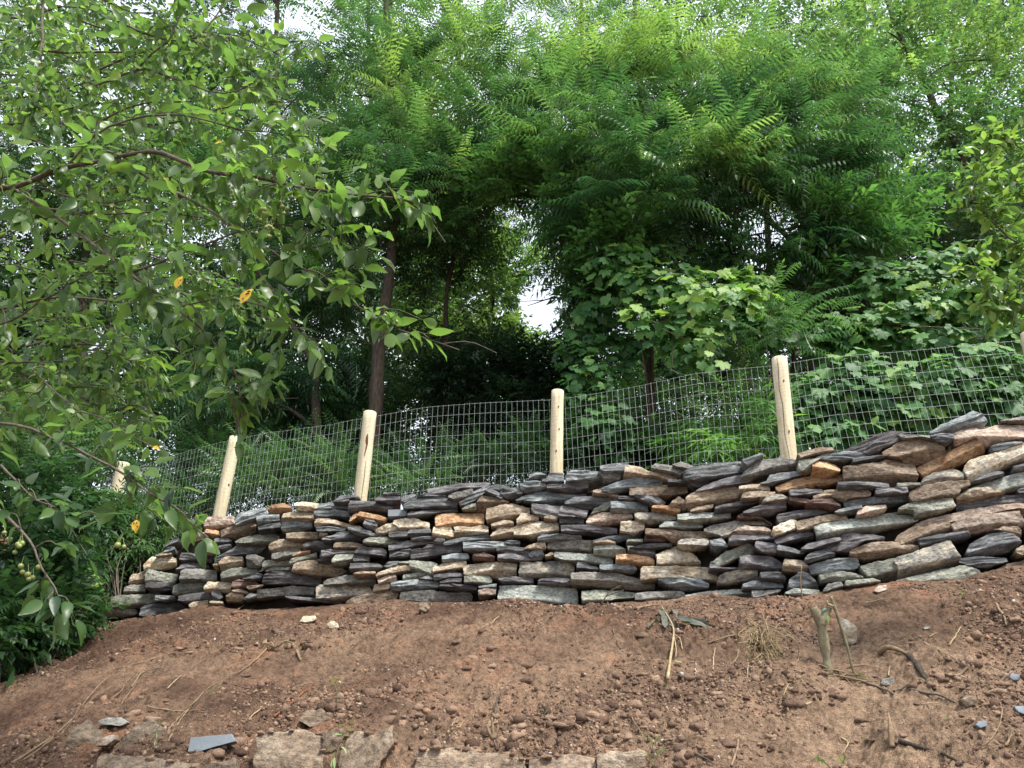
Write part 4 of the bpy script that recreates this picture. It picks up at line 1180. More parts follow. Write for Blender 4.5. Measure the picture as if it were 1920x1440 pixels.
def sprig_t(seed, n=11, L=.34, ll=.085, lw=.042):
    r = np.random.default_rng(seed); V, F = [], []; b = 0
    for k in range(n):
        t = (k + .5) / n; s = 1 if k % 2 else -1
        p = np.array([L * t, 0, .05 * t - .10 * t * t])
        d = np.array([r.uniform(.2, .9), s * r.uniform(.4, 1), r.uniform(-.9, .15)]); d /= np.linalg.norm(d)
        if k == n - 1: d = np.array([1, 0, -.4])
        side = np.cross(d, [r.uniform(-.5, .5), r.uniform(-.4, .4), 1.0]); side /= np.linalg.norm(side)
        q = ll * r.uniform(.75, 1.2); w = lw * r.uniform(.8, 1.15)
        m = p + d * q * .45; up = np.cross(side, d)
        V += [p, m + side * w / 2 + up * .006, p + d * q - np.array([0, 0, q * .12]), m - side * w / 2 + up * .006]
        F += [(b, b + 1, b + 2), (b, b + 2, b + 3)]; b += 4
    V += [np.array([0, .002, 0]), np.array([0, -.002, 0]), np.array([L, 0, -.05])]; F += [(b, b + 1, b + 2)]
    return np.array(V), np.array(F)

def ovate_t(seed, L=.085, W=.050, fold=.25, curl=.3, pet=.02):
    r = np.random.default_rng(seed)
    st = [0, .10, .25, .42, .60, .78, .92, 1.0]; wd = [0, .50, .90, 1.0, .86, .55, .22, 0]
    V, F = [], []
    for i, (t, w) in enumerate(zip(st, wd)):
        x = pet + L * t; z = .12 * L * t - curl * L * t * t + .02 * L * math.sin(t * 9 + seed)
        ww = W / 2 * w; zz = z + fold * ww + .05 * W * math.sin(t * 14 + seed * 2) * w
        z2 = z + fold * ww + .05 * W * math.sin(t * 13 + seed * 3 + 1) * w
        V += [(x, ww, zz), (x, 0, z), (x, -ww, z2)]
        if i:
            b = 3 * i
            F += [(b - 3, b - 2, b + 1), (b - 3, b + 1, b), (b - 2, b - 1, b + 2), (b - 2, b + 2, b + 1)]
    b = len(V); V += [(0, .0009, 0), (0, -.0009, 0), (pet + .002, 0, 0)]; F += [(b, b + 1, b + 2)]
    return np.array(V, float), np.array(F)

def grape_t(seed, S=.062):
    r = np.random.default_rng(seed); pts = []
    prof = [(0, 1.15), (12, .98), (22, .80), (32, .90), (48, 1.02), (60, .92), (74, .76), (88, .84), (104, .88), (122, .80), (142, .72), (160, .52), (175, .25)]
    for a, q in prof: pts.append((math.radians(a), q * r.uniform(.93, 1.07)))
    for a, q in reversed(prof[1:]): pts.append((math.radians(-a), q * r.uniform(.93, 1.07)))
    V = [(0.012, 0, 0)]
    for a, q in pts:
        x, y = math.cos(a) * q * S, math.sin(a) * q * S
        V.append((x + .02, y, -.25 * (x * x + y * y) / S + .10 * abs(y) + .004 * math.sin(a * 7 + seed)))
    n = len(pts); F = [(0, 1 + i, 1 + (i + 1) % n) for i in range(n)]
    return np.array(V, float), np.array(F)

T_FROND = [frond_t(k, 9 + k % 3, .58 + .05 * (k % 4), .110 + .01 * (k % 3), .027, .42 + .09 * (k % 4), .22 + .05 * (k % 3)) for k in range(7)]
T_FROND += [frond_t(60 + k, 6 + k, .34 + .04 * k, .085, .026, .30, .30) for k in range(3)] + [frond_t(70 + k, 11, .72, .12, .024, .75, .30) for k in range(3)]
T_SPRIG = [sprig_t(k) for k in range(6)]
T_OV = [ovate_t(k, .088, .036 + .004 * (k % 3), .15 + .12 * (k % 4), .10 + .12 * (k % 5)) for k in range(8)]
T_GRAPE = [grape_t(k) for k in range(5)]
def scaled(T, s): return [(v * s, f) for v, f in T]
T_FERN = [frond_t(20 + k, 11, .42, .055, .016, .35, .25) for k in range(4)]
T_NARROW = [sprig_t(40 + k, 12, .32, .10, .020) for k in range(4)]

def frames(D, R, roll=.5):
    D = D / (np.linalg.norm(D, axis=1)[:, None] + 1e-9)
    up = np.tile([0, 0, 1.0], (len(D), 1)) + R.normal(0, roll * .5, D.shape)
    S = np.cross(up, D); S /= np.linalg.norm(S, axis=1)[:, None] + 1e-9
    U = np.cross(D, S)
    return np.stack([D, S, U], -1)          # columns

def scatter(T, P, D, S, R, var, roll=.5):
    """copies of template meshes as one leaf mesh"""
    M = frames(D, R, roll); w = R.integers(0, len(T), len(P)); parts = []; vv = []
    n0 = 0; Vs = []; Fs = []
    for k, (v, f) in enumerate(T):
        m = w == k
        if not m.any(): continue
        X = np.einsum('nij,vj->nvi', M[m], v) * S[m][:, None, None] + P[m][:, None]
        Vs.append(X.reshape(-1, 3)); Fs.append((f[None] + (np.arange(m.sum()) * len(v))[:, None, None]).reshape(-1, 3) + n0)
        vv.append(np.repeat(var[m], len(v))); n0 += m.sum() * len(v)
    return np.concatenate(Vs), np.concatenate(Fs), np.concatenate(vv)

# openings in the leaf cover through which the sky shows (picture position, half sizes)
GAPS = [(1012, 568, 32, 42, .96), (1038, 608, 18, 28, .9), (935, 405, 50, 24, .55), (1000, 400, 26, 50, .45), (1445, 422, 42, 36, .8), (1425, 475, 30, 40, .62), (785, 805, 30, 50, .6), (165, 640, 36, 28, .7), (222, 720, 20, 40, .6), (275, 12, 60, 20, .8), (395, 20, 50, 24, .6), (1290, 775, 90, 30, .56), (870, 600, 60, 30, .35), (1600, 60, 200, 60, .2), (1800, 230, 120, 90, .3), (1250, 240, 40, 60, .3), (620, 60, 70, 70, .5), (1330, 30, 260, 60, .4), (900, 30, 180, 50, .4), (80, 60, 120, 80, .4)]
def in_gap(P, soft=1.0):
    x, y = proj(P); g = np.zeros(len(P), bool)
    wob = 1 + .5 * vnoise(np.stack([P[:, 0] * 2.2, P[:, 1] * 2.2, P[:, 2] * 2.2], -1), 5) + .22 * vnoise(P * 7, 6)
    for (a, b, c, d, k) in GAPS: g |= (((x - a) / (c * soft)) ** 2 + ((y - b) / (d * soft)) ** 2 < wob) & (vnoise(P * 31, 8) * .5 + .5 < k)
    return g

def canopy(clumps, T, R, size=1.0, out=None, droop=0.0, gap=True, roll=.5, upb=.15, tonej=.16, tuft=0):
    """clumps: (px, py, Y, rx px, ry px, count, tone); returns leaf mesh data"""
    Ps, Ds, Ss, Vs = [], [], [], []
    if tuft: clumps = [(*c[:5], int(c[5] * 1.25), c[6]) for c in clumps]
    for (px, py, Y, rx, ry, n, tone) in clumps:
        c = at(px, py, Y); k = math.hypot(Y, c[2]) / FPX
        a = R.normal(0, 1, (n, 3)); a /= np.linalg.norm(a, axis=1)[:, None]
        r = R.random(n) ** (1 / 2.2)
        d = a * r[:, None] * np.array([rx * k, max(rx, ry) * k * .75, ry * k * 1.08])
        P = c + d
        D = a * np.array([1, 1, .35]) + R.normal(0, .45, (n, 3)) + np.array([0, 0, upb - droop])
        tt = 0
        if tuft:                                   # fronds spread from the ends of twigs
            m_ = max(3, n // tuft); tc_ = R.integers(0, m_, n); tp = P[:m_].copy()
            tdir = a[:m_] * np.array([1, 1, .5]) + R.normal(0, .3, (m_, 3))
            P = tp[tc_] + R.normal(0, .05, (n, 3)) + tdir[tc_] * R.uniform(-.12, .12, (n, 1))
            az = R.uniform(0, 2 * math.pi, n); D = np.stack([np.cos(az), np.sin(az), R.normal(.05, .28, n)], -1) + tdir[tc_] * .55
            tt = R.normal(0, .17, m_)[tc_]
        if out is not None: D = D + (c - out) / (np.linalg.norm(c - out) + .1) * .5
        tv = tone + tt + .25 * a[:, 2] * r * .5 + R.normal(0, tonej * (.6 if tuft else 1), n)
        Ps.append(P); Ds.append(D); Ss.append(R.uniform(.75, 1.2, n) * size); Vs.append(tv)
    P = np.concatenate(Ps); D = np.concatenate(Ds); S = np.concatenate(Ss); tv = np.clip(np.concatenate(Vs), 0, 1)
    if gap:
        m = ~in_gap(P + D / (np.linalg.norm(D, axis=1)[:, None] + 1e-6) * .2 * S[:, None], 1.25); P, D, S, tv = P[m], D[m], S[m], tv[m]
    return scatter(T, P, D, S, R, tv, roll)

def tree(name, label, cat, trunk, r0, r1, clumps, T, mat, seed, size=1.0, droop=0., group=None, upb=.15, sub=2, bark=None):
    R = np.random.default_rng(seed); bark = bark or M_BARK
    e = empty(name, label, cat, group)
    pts = [at(*p) for p in trunk]
    # carry the trunk down into the ground
    p0 = pts[0]; gz = float(ground_z(np.array([p0[0]]), np.array([p0[1]]), False)[0])
    if p0[2] > gz - .2: pts = [np.array([p0[0], p0[1], gz - .3])] + pts
    path = smooth_path(pts, 40); n = len(path)
    rad = np.linspace(r0, r1, n); rad[:3] *= np.array([1.5, 1.25, 1.1])
    V, F = tube(path, rad, 12, seed, .22)
    mk('trunk', V, F, bark, parent=e, smooth=True)
    for (px, py, Y, rx, ry, nn, tone) in clumps:
        bl = []
        c = at(px, py, Y); 
        cand = path[path[:, 2] < c[2] + .1]
        if len(cand) == 0: cand = path[:5]
        d = np.linalg.norm(cand - c, axis=1) + .5 * np.abs(cand[:, 2] - (c[2] - .45 * np.linalg.norm(cand[:, :2] - c[:2], axis=1)))
        a = cand[d.argmin()]; k = int(np.linalg.norm(path - a, axis=1).argmin())
        m1 = a * .6 + c * .4 + np.array([0, 0, .12]) * np.linalg.norm(c - a) + R.normal(0, .06, 3)
        bp = smooth_path([a, m1, c], 12)
        rb = min(rad[k] * .55, .012 + .012 * np.linalg.norm(c - a))
        bl.append(tube(bp, np.linspace(rb, rb * .3, 12), 6, seed, .2, cap=False))
        kk = math.hypot(Y, c[2]) / FPX
        for q in range(sub):
            v = R.normal(0, 1, 3) * np.array([rx * kk, rx * kk * .7, ry * kk]) * .6
            s = bp[R.integers(6, 11)]
            bl.append(tube(smooth_path([s, (s + c + v) / 2 + R.normal(0, .05, 3), c + v], 7), np.linspace(rb * .4, rb * .1, 7), 4, seed, 0, cap=False))
        V, F = merge(bl); mk('branch', V, F, bark, parent=e, smooth=True)
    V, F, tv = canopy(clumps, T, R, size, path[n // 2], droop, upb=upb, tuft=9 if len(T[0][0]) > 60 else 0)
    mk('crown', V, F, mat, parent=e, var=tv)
    return e

# ------------------------------------------------------------------ trees behind the fence
# (px, py, Y, rx, ry, count, tone)
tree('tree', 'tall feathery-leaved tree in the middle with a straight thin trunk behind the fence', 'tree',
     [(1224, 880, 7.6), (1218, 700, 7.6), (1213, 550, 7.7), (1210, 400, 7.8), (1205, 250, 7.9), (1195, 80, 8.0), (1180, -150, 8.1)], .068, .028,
     [(1100, 120, 7.5, 90, 60, 120, 0.85), (1250, 110, 7.3, 110, 70, 150, 0.82), (1010, 100, 8.2, 120, 80, 150, 0.75), (900, 230, 8.3, 110, 90, 130, 0.43),  # lower, inner clumps get darker tones that paint the crown's inner shade
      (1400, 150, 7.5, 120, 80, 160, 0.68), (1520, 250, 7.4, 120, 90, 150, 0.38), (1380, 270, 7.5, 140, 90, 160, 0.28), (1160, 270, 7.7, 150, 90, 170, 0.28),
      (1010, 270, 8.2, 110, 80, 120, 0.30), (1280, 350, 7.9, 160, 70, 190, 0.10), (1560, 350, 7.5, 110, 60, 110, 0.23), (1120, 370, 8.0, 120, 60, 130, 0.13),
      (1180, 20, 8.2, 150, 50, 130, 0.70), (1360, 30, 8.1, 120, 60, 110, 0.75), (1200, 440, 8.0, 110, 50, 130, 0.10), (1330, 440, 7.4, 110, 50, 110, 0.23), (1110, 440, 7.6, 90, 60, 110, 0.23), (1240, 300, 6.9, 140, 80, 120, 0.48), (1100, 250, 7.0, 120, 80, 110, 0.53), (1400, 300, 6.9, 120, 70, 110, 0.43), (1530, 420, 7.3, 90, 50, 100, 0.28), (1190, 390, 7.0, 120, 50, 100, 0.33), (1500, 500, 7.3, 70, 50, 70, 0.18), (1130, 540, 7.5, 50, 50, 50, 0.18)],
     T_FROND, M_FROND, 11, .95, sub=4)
tree('tree', 'dark-trunked tree behind the red-scarred post, left of the bright gap', 'tree',
     [(698, 900, 8.5), (704, 760, 8.5), (712, 640, 8.5), (727, 540, 8.5), (738, 420, 8.5), (742, 300, 8.6), (730, 100, 8.8), (715, -120, 9)], .11, .04,
     [(720, 110, 8.8, 90, 80, 130, .55), (840, 110, 8.7, 90, 80, 130, .72), (770, 220, 8.3, 80, 60, 110, .8), (700, 300, 8.6, 110, 70, 130, .35),
      (840, 330, 8.6, 90, 60, 110, .38), (730, 400, 8.5, 110, 60, 130, .22), (840, 440, 8.6, 70, 50, 110, .4), (760, 330, 8.0, 110, 70, 120, .6), (900, 330, 8.0, 80, 50, 90, .55), (640, 180, 9, 80, 90, 110, .3), (780, 20, 9, 120, 60, 120, .6),
      (690, 480, 8.7, 70, 50, 70, .2), (610, 560, 8.8, 60, 60, 70, .25), (660, 650, 8.9, 40, 60, 50, .2)],
     T_FROND, M_FROND, 12, .95, sub=3)
tree('tree', 'slender dark tree between the red-scarred and middle posts, against yellow-green leaves', 'tree',
     [(842, 900, 9.2), (838, 700, 9.2), (837, 560, 9.2), (852, 470, 9.2), (846, 380, 9.3), (850, 250, 9.5)], .05, .02,
     [(870, 470, 9.2, 60, 50, 90, .2), (800, 500, 9.3, 60, 50, 80, .25), (900, 360, 9.4, 60, 50, 80, .35), (880, 620, 9.5, 60, 50, 70, .3), (790, 620, 9.4, 40, 50, 40, .3)],
     T_SPRIG, M_SMALL, 13, 1.0)
tree('tree', 'curved leaning tree behind the pear branches, bending up to the left', 'tree',
     [(596, 900, 8.6), (592, 760, 8.6), (588, 690, 8.6), (556, 625, 8.6), (520, 560, 8.6), (488, 515, 8.6), (440, 420, 8.7), (400, 280, 8.9)], .06, .025,
     [(450, 350, 8.8, 100, 70, 130, .4), (350, 250, 9, 100, 80, 130, .45), (560, 430, 8.9, 80, 70, 110, .3), (500, 690, 8.8, 90, 60, 130, .25), (420, 620, 8.9, 90, 70, 130, .3), (560, 760, 8.8, 70, 50, 100, .2), (400, 740, 8.6, 80, 40, 110, .35), (540, 540, 9, 60, 50, 80, .3)],
     T_FROND, M_FROND, 14, .8)
tree('tree', 'light green tree in the top right corner with forked dark limbs', 'tree',
     [(1870, 640, 9.6), (1850, 450, 9.6), (1800, 290, 9.6), (1755, 205, 9.6), (1728, 140, 9.6), (1685, 60, 9.7), (1640, -60, 9.8)], .085, .03,
     [(1650, 60, 9.5, 110, 70, 200, .72), (1770, 60, 9.7, 110, 70, 200, .78), (1870, 110, 9.7, 90, 80, 190, .75), (1690, 190, 9.4, 100, 60, 190, .6), (1860, 240, 9.6, 90, 70, 190, .6),
      (1600, 170, 9.6, 80, 70, 140, .6), (1670, 330, 9.3, 110, 60, 200, .42), (1780, 390, 9.3, 110, 60, 200, .4), (1900, 350, 9.5, 70, 70, 150, .42), (1590, 440, 9.4, 80, 50, 140, .3), (1760, 250, 9.5, 70, 50, 100, .55)],
     T_SPRIG, M_FROND, 15, 1.15)
tree('tree', 'dark bushy tree behind the tall post, right of the small sky gap', 'tree',
     [(1530, 800, 9.8), (1520, 600, 9.8), (1500, 480, 9.8), (1440, 410, 9.8), (1380, 370, 9.9)], .07, .03,
     [(1550, 490, 9.8, 90, 50, 260, .12), (1620, 560, 9.7, 80, 40, 200, .1), (1500, 560, 9.9, 70, 40, 170, .12), (1430, 340, 9.9, 90, 40, 160, .15), (1360, 540, 9.9, 60, 60, 120, .12), (1700, 470, 9.7, 80, 50, 200, .3)],
     T_SPRIG, M_SMALL, 16, 1.0)
# farther trees, each a tree of its own
FAR = [(-60, 13, 0.45, 'broad leafy tree far back at the left edge'), (150, 12.5, .5, 'light-leaved tree far back behind the upper pear leaves'), (330, 14, .38, 'mid-green tree far back, right of the upper left corner'),
       (520, 12.5, .30, 'dark small-leaved tree in the gap above the pear branch tips'), (690, 14.5, .42, 'tall tree far behind the red-scarred post'), (860, 15.5, .85, 'yellow-green backlit tree left of the bright sky gap'),  # high tone of the yellow-green tree paints backlight into its leaves
       (1090, 14.5, .3, 'tall dim tree far behind, right of the bright sky gap'), (1270, 15.5, .22, 'dark tree far behind the straight middle trunk'), (1450, 14, .4, 'pale-topped tree far back above the small right sky gap'),
       (1620, 13.5, .5, 'light green tree far back, right of the top centre'), (1790, 15, .5, 'bright tree far behind the forked dark limbs'), (1980, 13, .45, 'leafy tree far back at the right edge')]
RF = random.Random(3)
for i, (px, Y, tone, lab) in enumerate(FAR):
    cl = []
    for k, py in enumerate((-60, 60, 180, 310, 430, 550, 660, 770)):
        for s in range(2):
            n = 150 if py < 300 else 185
            if px in (860, 1090) and 470 < py < 700: n = 90
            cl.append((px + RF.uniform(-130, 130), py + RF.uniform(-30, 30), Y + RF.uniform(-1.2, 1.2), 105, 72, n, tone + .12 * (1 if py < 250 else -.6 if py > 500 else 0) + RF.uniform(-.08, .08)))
    tree('tree', lab, 'tree', [(px + 10, 880, Y), (px, 600, Y), (px + RF.uniform(-20, 20), 350, Y), (px, 0, Y), (px + 5, -200, Y)], .13, .03, cl, T_SPRIG if i % 3 else scaled(T_FROND, .8), M_SMALL if i % 2 else M_FROND, 30 + i, 1.55 if i % 3 else 1.15, sub=1, group='trees far back in the wood')

tree('tree', 'sunlit yellow-green tree showing between dark trunks left of the bright gap', 'tree', [(900, 860, 11), (905, 700, 11), (925, 560, 11), (900, 430, 11)], .05, .02,
     [(880, 400, 10.5, 80, 40, 150, .9), (800, 450, 10.5, 50, 40, 90, .8), (970, 470, 10.8, 50, 40, 110, .85), (800, 560, 11, 60, 40, 150, .9), (880, 640, 10.8, 70, 35, 190, .95), (930, 540, 11, 50, 40, 130, .85), (860, 480, 11, 60, 30, 110, .85), (960, 640, 11, 50, 30, 120, .9), (800, 640, 11, 40, 40, 90, .8)], T_SPRIG, M_FROND, 17, 1.1)  # high clump tones put the sunlight into the leaf colour
# distant wood filling the horizon low down
R = np.random.default_rng(77)
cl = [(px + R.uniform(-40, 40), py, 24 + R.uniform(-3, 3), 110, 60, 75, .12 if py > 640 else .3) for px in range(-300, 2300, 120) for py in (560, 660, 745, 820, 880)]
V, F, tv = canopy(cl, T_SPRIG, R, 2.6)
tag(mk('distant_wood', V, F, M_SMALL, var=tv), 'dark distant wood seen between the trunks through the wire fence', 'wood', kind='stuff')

tree('tree', 'broad-leaved sapling right of the bright gap, mixed into the feathery tree', 'tree', [(1085, 880, 7.9), (1082, 700, 7.9), (1070, 520, 7.9), (1040, 400, 7.9), (1010, 300, 8)], .03, .012,
     [(1010, 320, 7.6, 60, 40, 110, .5), (1090, 400, 7.5, 60, 50, 130, .45), (1100, 520, 7.6, 40, 50, 110, .4), (1160, 450, 7.2, 60, 40, 110, .5), (960, 360, 7.8, 40, 25, 60, .6)], T_SPRIG, M_VINE, 18, 1.2)
tree('tree', 'broad-leaved sapling below the right sky gap behind the vines', 'tree', [(1490, 820, 7.8), (1488, 650, 7.8), (1500, 520, 7.8), (1560, 430, 7.8)], .03, .012,
     [(1560, 430, 7.4, 70, 40, 140, .5), (1500, 540, 7.5, 60, 40, 120, .4), (1620, 470, 7.5, 70, 40, 140, .5), (1660, 400, 7.7, 60, 40, 110, .6)], T_SPRIG, M_VINE, 19, 1.2)
# ------------------------------------------------------------------ shrubs, thickets and vines
def shrub(name, label, cat, base, clumps, T, mat, seed, size=1.0, droop=0., stems=5, group=None, upb=.15, roll=.5, stem_r=.008, gap=True):
    R = np.random.default_rng(seed); e = empty(name, label, cat, group)
    b = at(*base); b[2] = float(ground_z(np.array([b[0]]), np.array([b[1]]), False)[0]) - .03
    L = []
    for q in range(stems):
        c = clumps[q % len(clumps)]; t = at(*c[:3]); s = b + np.array([R.uniform(-.15, .15), R.uniform(-.1, .1), 0])
        L.append(tube(smooth_path([s, s * .5 + t * .5 + R.normal(0, .06, 3) + np.array([0, 0, .05]), t + R.normal(0, .08, 3)], 10), np.linspace(stem_r, stem_r * .35, 10), 5, seed, 0, cap=False))
    V, F = merge(L); mk('stems', V, F, M_TWIGBARK, parent=e, smooth=True)
    V, F, tv = canopy(clumps, T, R, size, None, droop, gap, roll, upb); mk('foliage', V, F, mat, parent=e, var=tv)
    return e
def grape(name, label, clumps, seed, size=1.0, base=None, hang=0.9, group=None, strands=()):
    """leaves hung like shingles facing out and up, on woody vines"""
    R = np.random.default_rng(seed); e = empty(name, label, 'vine', group)
    Ps, Ns, tv = [], [], []
    for (px, py, Y, rx, ry, n, tone) in clumps:
        c = at(px, py, Y); k = math.hypot(Y, c[2]) / FPX
        a = R.normal(0, 1, (n, 3)); a[:, 1] = -np.abs(a[:, 1]) * 1.2 + .3; a /= np.linalg.norm(a, axis=1)[:, None]
        P = c + a * (R.uniform(.2, 1.2, n))[:, None] * np.array([rx * k, max(rx, ry) * k * .55, ry * k * 1.05])
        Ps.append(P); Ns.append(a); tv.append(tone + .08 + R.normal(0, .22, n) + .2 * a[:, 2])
    P = np.concatenate(Ps); A = np.concatenate(Ns); tv = np.clip(np.concatenate(tv), 0, 1); n = len(P)
    m = ~in_gap(P); P, A, tv = P[m], A[m], tv[m]; n = len(P)
    N_ = A * .5 + np.array([0, -.75, .75]) + R.normal(0, .38, (n, 3)); N_ /= np.linalg.norm(N_, axis=1)[:, None]
    D = np.array([0, -.15, -hang]) + R.normal(0, .45, (n, 3)); D = D - (D * N_).sum(1)[:, None] * N_; D /= np.linalg.norm(D, axis=1)[:, None]
    S = np.cross(N_, D); M = np.stack([D, S, N_], -1); w = R.integers(0, len(T_GRAPE), n); sc = R.uniform(.6, 1.2, n) * size * 1.35
    Vs, Fs, vv, n0 = [], [], [], 0
    for k, (v, f) in enumerate(T_GRAPE):
        q = w == k
        X = np.einsum('nij,vj->nvi', M[q], v) * sc[q][:, None, None] + P[q][:, None]
        Vs.append(X.reshape(-1, 3)); Fs.append((f[None] + (np.arange(q.sum()) * len(v))[:, None, None]).reshape(-1, 3) + n0); vv.append(np.repeat(tv[q], len(v))); n0 += q.sum() * len(v)
    L = []
    cs = [at(*c[:3]) for c in clumps]
    if base is not None:
        b = at(*base); L.append(tube(smooth_path([b, (b + cs[0]) / 2 + R.normal(0, .08, 3), cs[0]], 14), np.linspace(.014, .007, 14), 6, 1, .2, cap=False))
    for a_, b_ in zip(cs[:-1], cs[1:]):
        L.append(tube(smooth_path([a_, (a_ + b_) / 2 + R.normal(0, .08, 3), b_], 10), .005, 5, 1, 0, cap=False))
    for st in strands:
        L.append(tube(smooth_path([at(*q) for q in st], 16), .0035, 5, 1, 0, cap=False))
    V, F = merge(L); mk('stem', V, F, M_TWIGBARK, parent=e, smooth=True)
    mk('foliage', np.concatenate(Vs), np.concatenate(Fs), M_VINE, parent=e, var=np.concatenate(vv))
    return e

grape('grape_vine', 'grape vine with large lobed leaves hanging around the straight middle trunk',
      [(1160, 500, 7.0, 60, 40, 120, .5), (1230, 540, 6.9, 90, 45, 190, .6), (1320, 560, 6.8, 80, 50, 170, .6), (1400, 540, 6.8, 60, 35, 110, .75), (1250, 620, 6.9, 60, 50, 100, .5), (1310, 640, 6.8, 60, 60, 110, .55), (1190, 480, 7.1, 70, 30, 80, .5), (1420, 610, 6.9, 60, 45, 90, .5), (1120, 580, 7.3, 50, 70, 120, .3), (1350, 490, 7.4, 90, 40, 120, .35), (1300, 560, 6.3, 90, 50, 46, .95), (1400, 560, 6.2, 50, 40, 26, .95), (1210, 590, 6.4, 40, 40, 20, .9), (1320, 650, 6.3, 40, 50, 20, .85)], 51, .95, base=(1224, 860, 7.5),  # front leaves toned extra bright, painted light against the canopy's shade
      strands=[[(1260, 600, 6.8), (1262, 660, 6.7), (1258, 700, 6.7)], [(1310, 620, 6.8), (1316, 680, 6.7), (1300, 720, 6.7)], [(1245, 800, 6.8), (1265, 840, 6.7), (1282, 800, 6.7), (1275, 790, 6.7)]])
grape('grape_vine', 'grape vine draped low beside the middle post, right of the dark thicket',
      [(1090, 660, 7.3, 60, 50, 150, .25), (1120, 720, 7.1, 60, 50, 130, .35), (1080, 780, 7.2, 40, 50, 70, .45), (1140, 800, 7.0, 60, 50, 90, .35), (1180, 650, 7.3, 40, 50, 70, .25)], 52, .85, base=(1110, 860, 7.2))
grape('grape_vine', 'thick mass of grape vine behind the wire right of the tall post',
      [(1540, 760, 6.3, 80, 60, 190, .35), (1620, 720, 6.2, 80, 60, 200, .4), (1700, 740, 6.0, 80, 60, 200, .42), (1790, 720, 5.9, 80, 60, 190, .4), (1880, 740, 5.8, 60, 60, 150, .45), (1580, 820, 6.1, 80, 30, 110, .4), (1720, 790, 6.0, 90, 30, 110, .5), (1860, 680, 5.8, 60, 40, 80, .5)], 53, .9, base=(1650, 840, 6.2))
grape('grape_vine', 'vine-covered bank of heart-shaped leaves above the wire at the right',
      [(1560, 640, 7.0, 80, 50, 170, .4), (1650, 620, 6.9, 90, 50, 200, .5), (1750, 590, 6.8, 90, 50, 210, .6), (1850, 560, 6.6, 80, 50, 180, .62), (1700, 540, 7.0, 90, 40, 180, .5), (1800, 500, 6.9, 90, 40, 180, .5), (1890, 480, 6.8, 50, 50, 110, .5), (1640, 520, 7.2, 70, 35, 120, .35), (1760, 650, 6.7, 90, 30, 130, .4), (1890, 620, 6.2, 50, 40, 90, .6), (1500, 590, 7.2, 50, 40, 80, .3)], 54, .95, base=(1700, 800, 6.8))
grape('grape_vine', 'light green vine shoots on the tree left of the bright sky gap',
      [(940, 370, 8.0, 60, 25, 60, .8), (880, 330, 8.0, 40, 25, 40, .6), (1000, 350, 8.0, 40, 20, 40, .75)], 55, .8, base=(850, 420, 8.4))
shrub('thicket', 'very dark tangled thicket just below the bright sky gap', 'thicket', (920, 850, 9), [(900, 690, 9, 90, 50, 420, .05), (990, 700, 9, 80, 50, 380, .05), (1050, 680, 9, 50, 50, 200, .1), (840, 730, 9.2, 60, 50, 220, .1), (960, 780, 9, 120, 50, 300, .05)], T_SPRIG, M_SMALL, 61, .8, stems=14)
shrub('shrub', 'feathery shrub with arching fronds hanging over the tall post', 'shrub', (1450, 800, 6.6), [(1380, 610, 6.8, 60, 40, 26, .5), (1450, 640, 6.5, 50, 40, 24, .5), (1500, 600, 6.6, 60, 40, 26, .5), (1430, 560, 6.9, 60, 30, 24, .5)], T_FERN, M_FROND, 62, 1.2, .2)
shrub('shrub', 'low broad-leaved plants behind the wire left of the tall post', 'shrub', (1380, 860, 6.4), [(1330, 840, 6.5, 50, 22, 34, .65), (1400, 830, 6.4, 60, 25, 44, .7), (1440, 790, 6.5, 50, 25, 34, .6), (1360, 800, 6.7, 60, 25, 30, .5)], T_NARROW, M_VINE, 63, 1.2, upb=.1)
shrub('shrub', 'leafy undergrowth behind the wire left of the red-scarred post', 'shrub', (600, 930, 7.3), [(480, 890, 8.0, 60, 45, 170, .55), (560, 880, 7.9, 60, 40, 160, .4), (630, 880, 7.7, 50, 45, 150, .45), (520, 930, 7.8, 80, 25, 130, .6), (640, 920, 7.6, 40, 20, 70, .8)], T_FERN, M_BUSH, 64, .9)
shrub('shrub', 'leafy undergrowth between the two left posts, partly behind pear leaves', 'shrub', (340, 960, 7.9), [(300, 900, 8.7, 50, 40, 150, .5), (370, 900, 8.5, 50, 50, 180, .35), (400, 850, 8.5, 40, 30, 90, .4), (320, 960, 8.4, 60, 35, 140, .6), (370, 950, 8.3, 50, 30, 120, .5)], T_FERN, M_BUSH, 65, .85)
shrub('shrub', 'undergrowth with dead brown stalks between the red-scarred and middle posts', 'shrub', (860, 920, 7.4), [(760, 890, 7.7, 60, 30, 120, .4), (840, 870, 7.6, 60, 30, 110, .3), (930, 870, 7.5, 60, 30, 110, .35), (1000, 850, 7.4, 50, 40, 140, .35), (800, 910, 7.2, 70, 15, 80, .6)], T_FERN, M_BUSH, 66, .8, stems=10)
shrub('shrub', 'dark leafy undergrowth right of the middle post, behind the wire', 'shrub', (1130, 890, 7.2), [(1100, 850, 7.3, 50, 40, 130, .3), (1170, 840, 7.3, 50, 40, 130, .25), (1240, 860, 7.3, 60, 25, 110, .2)], T_SPRIG, M_BUSH, 67, .9)
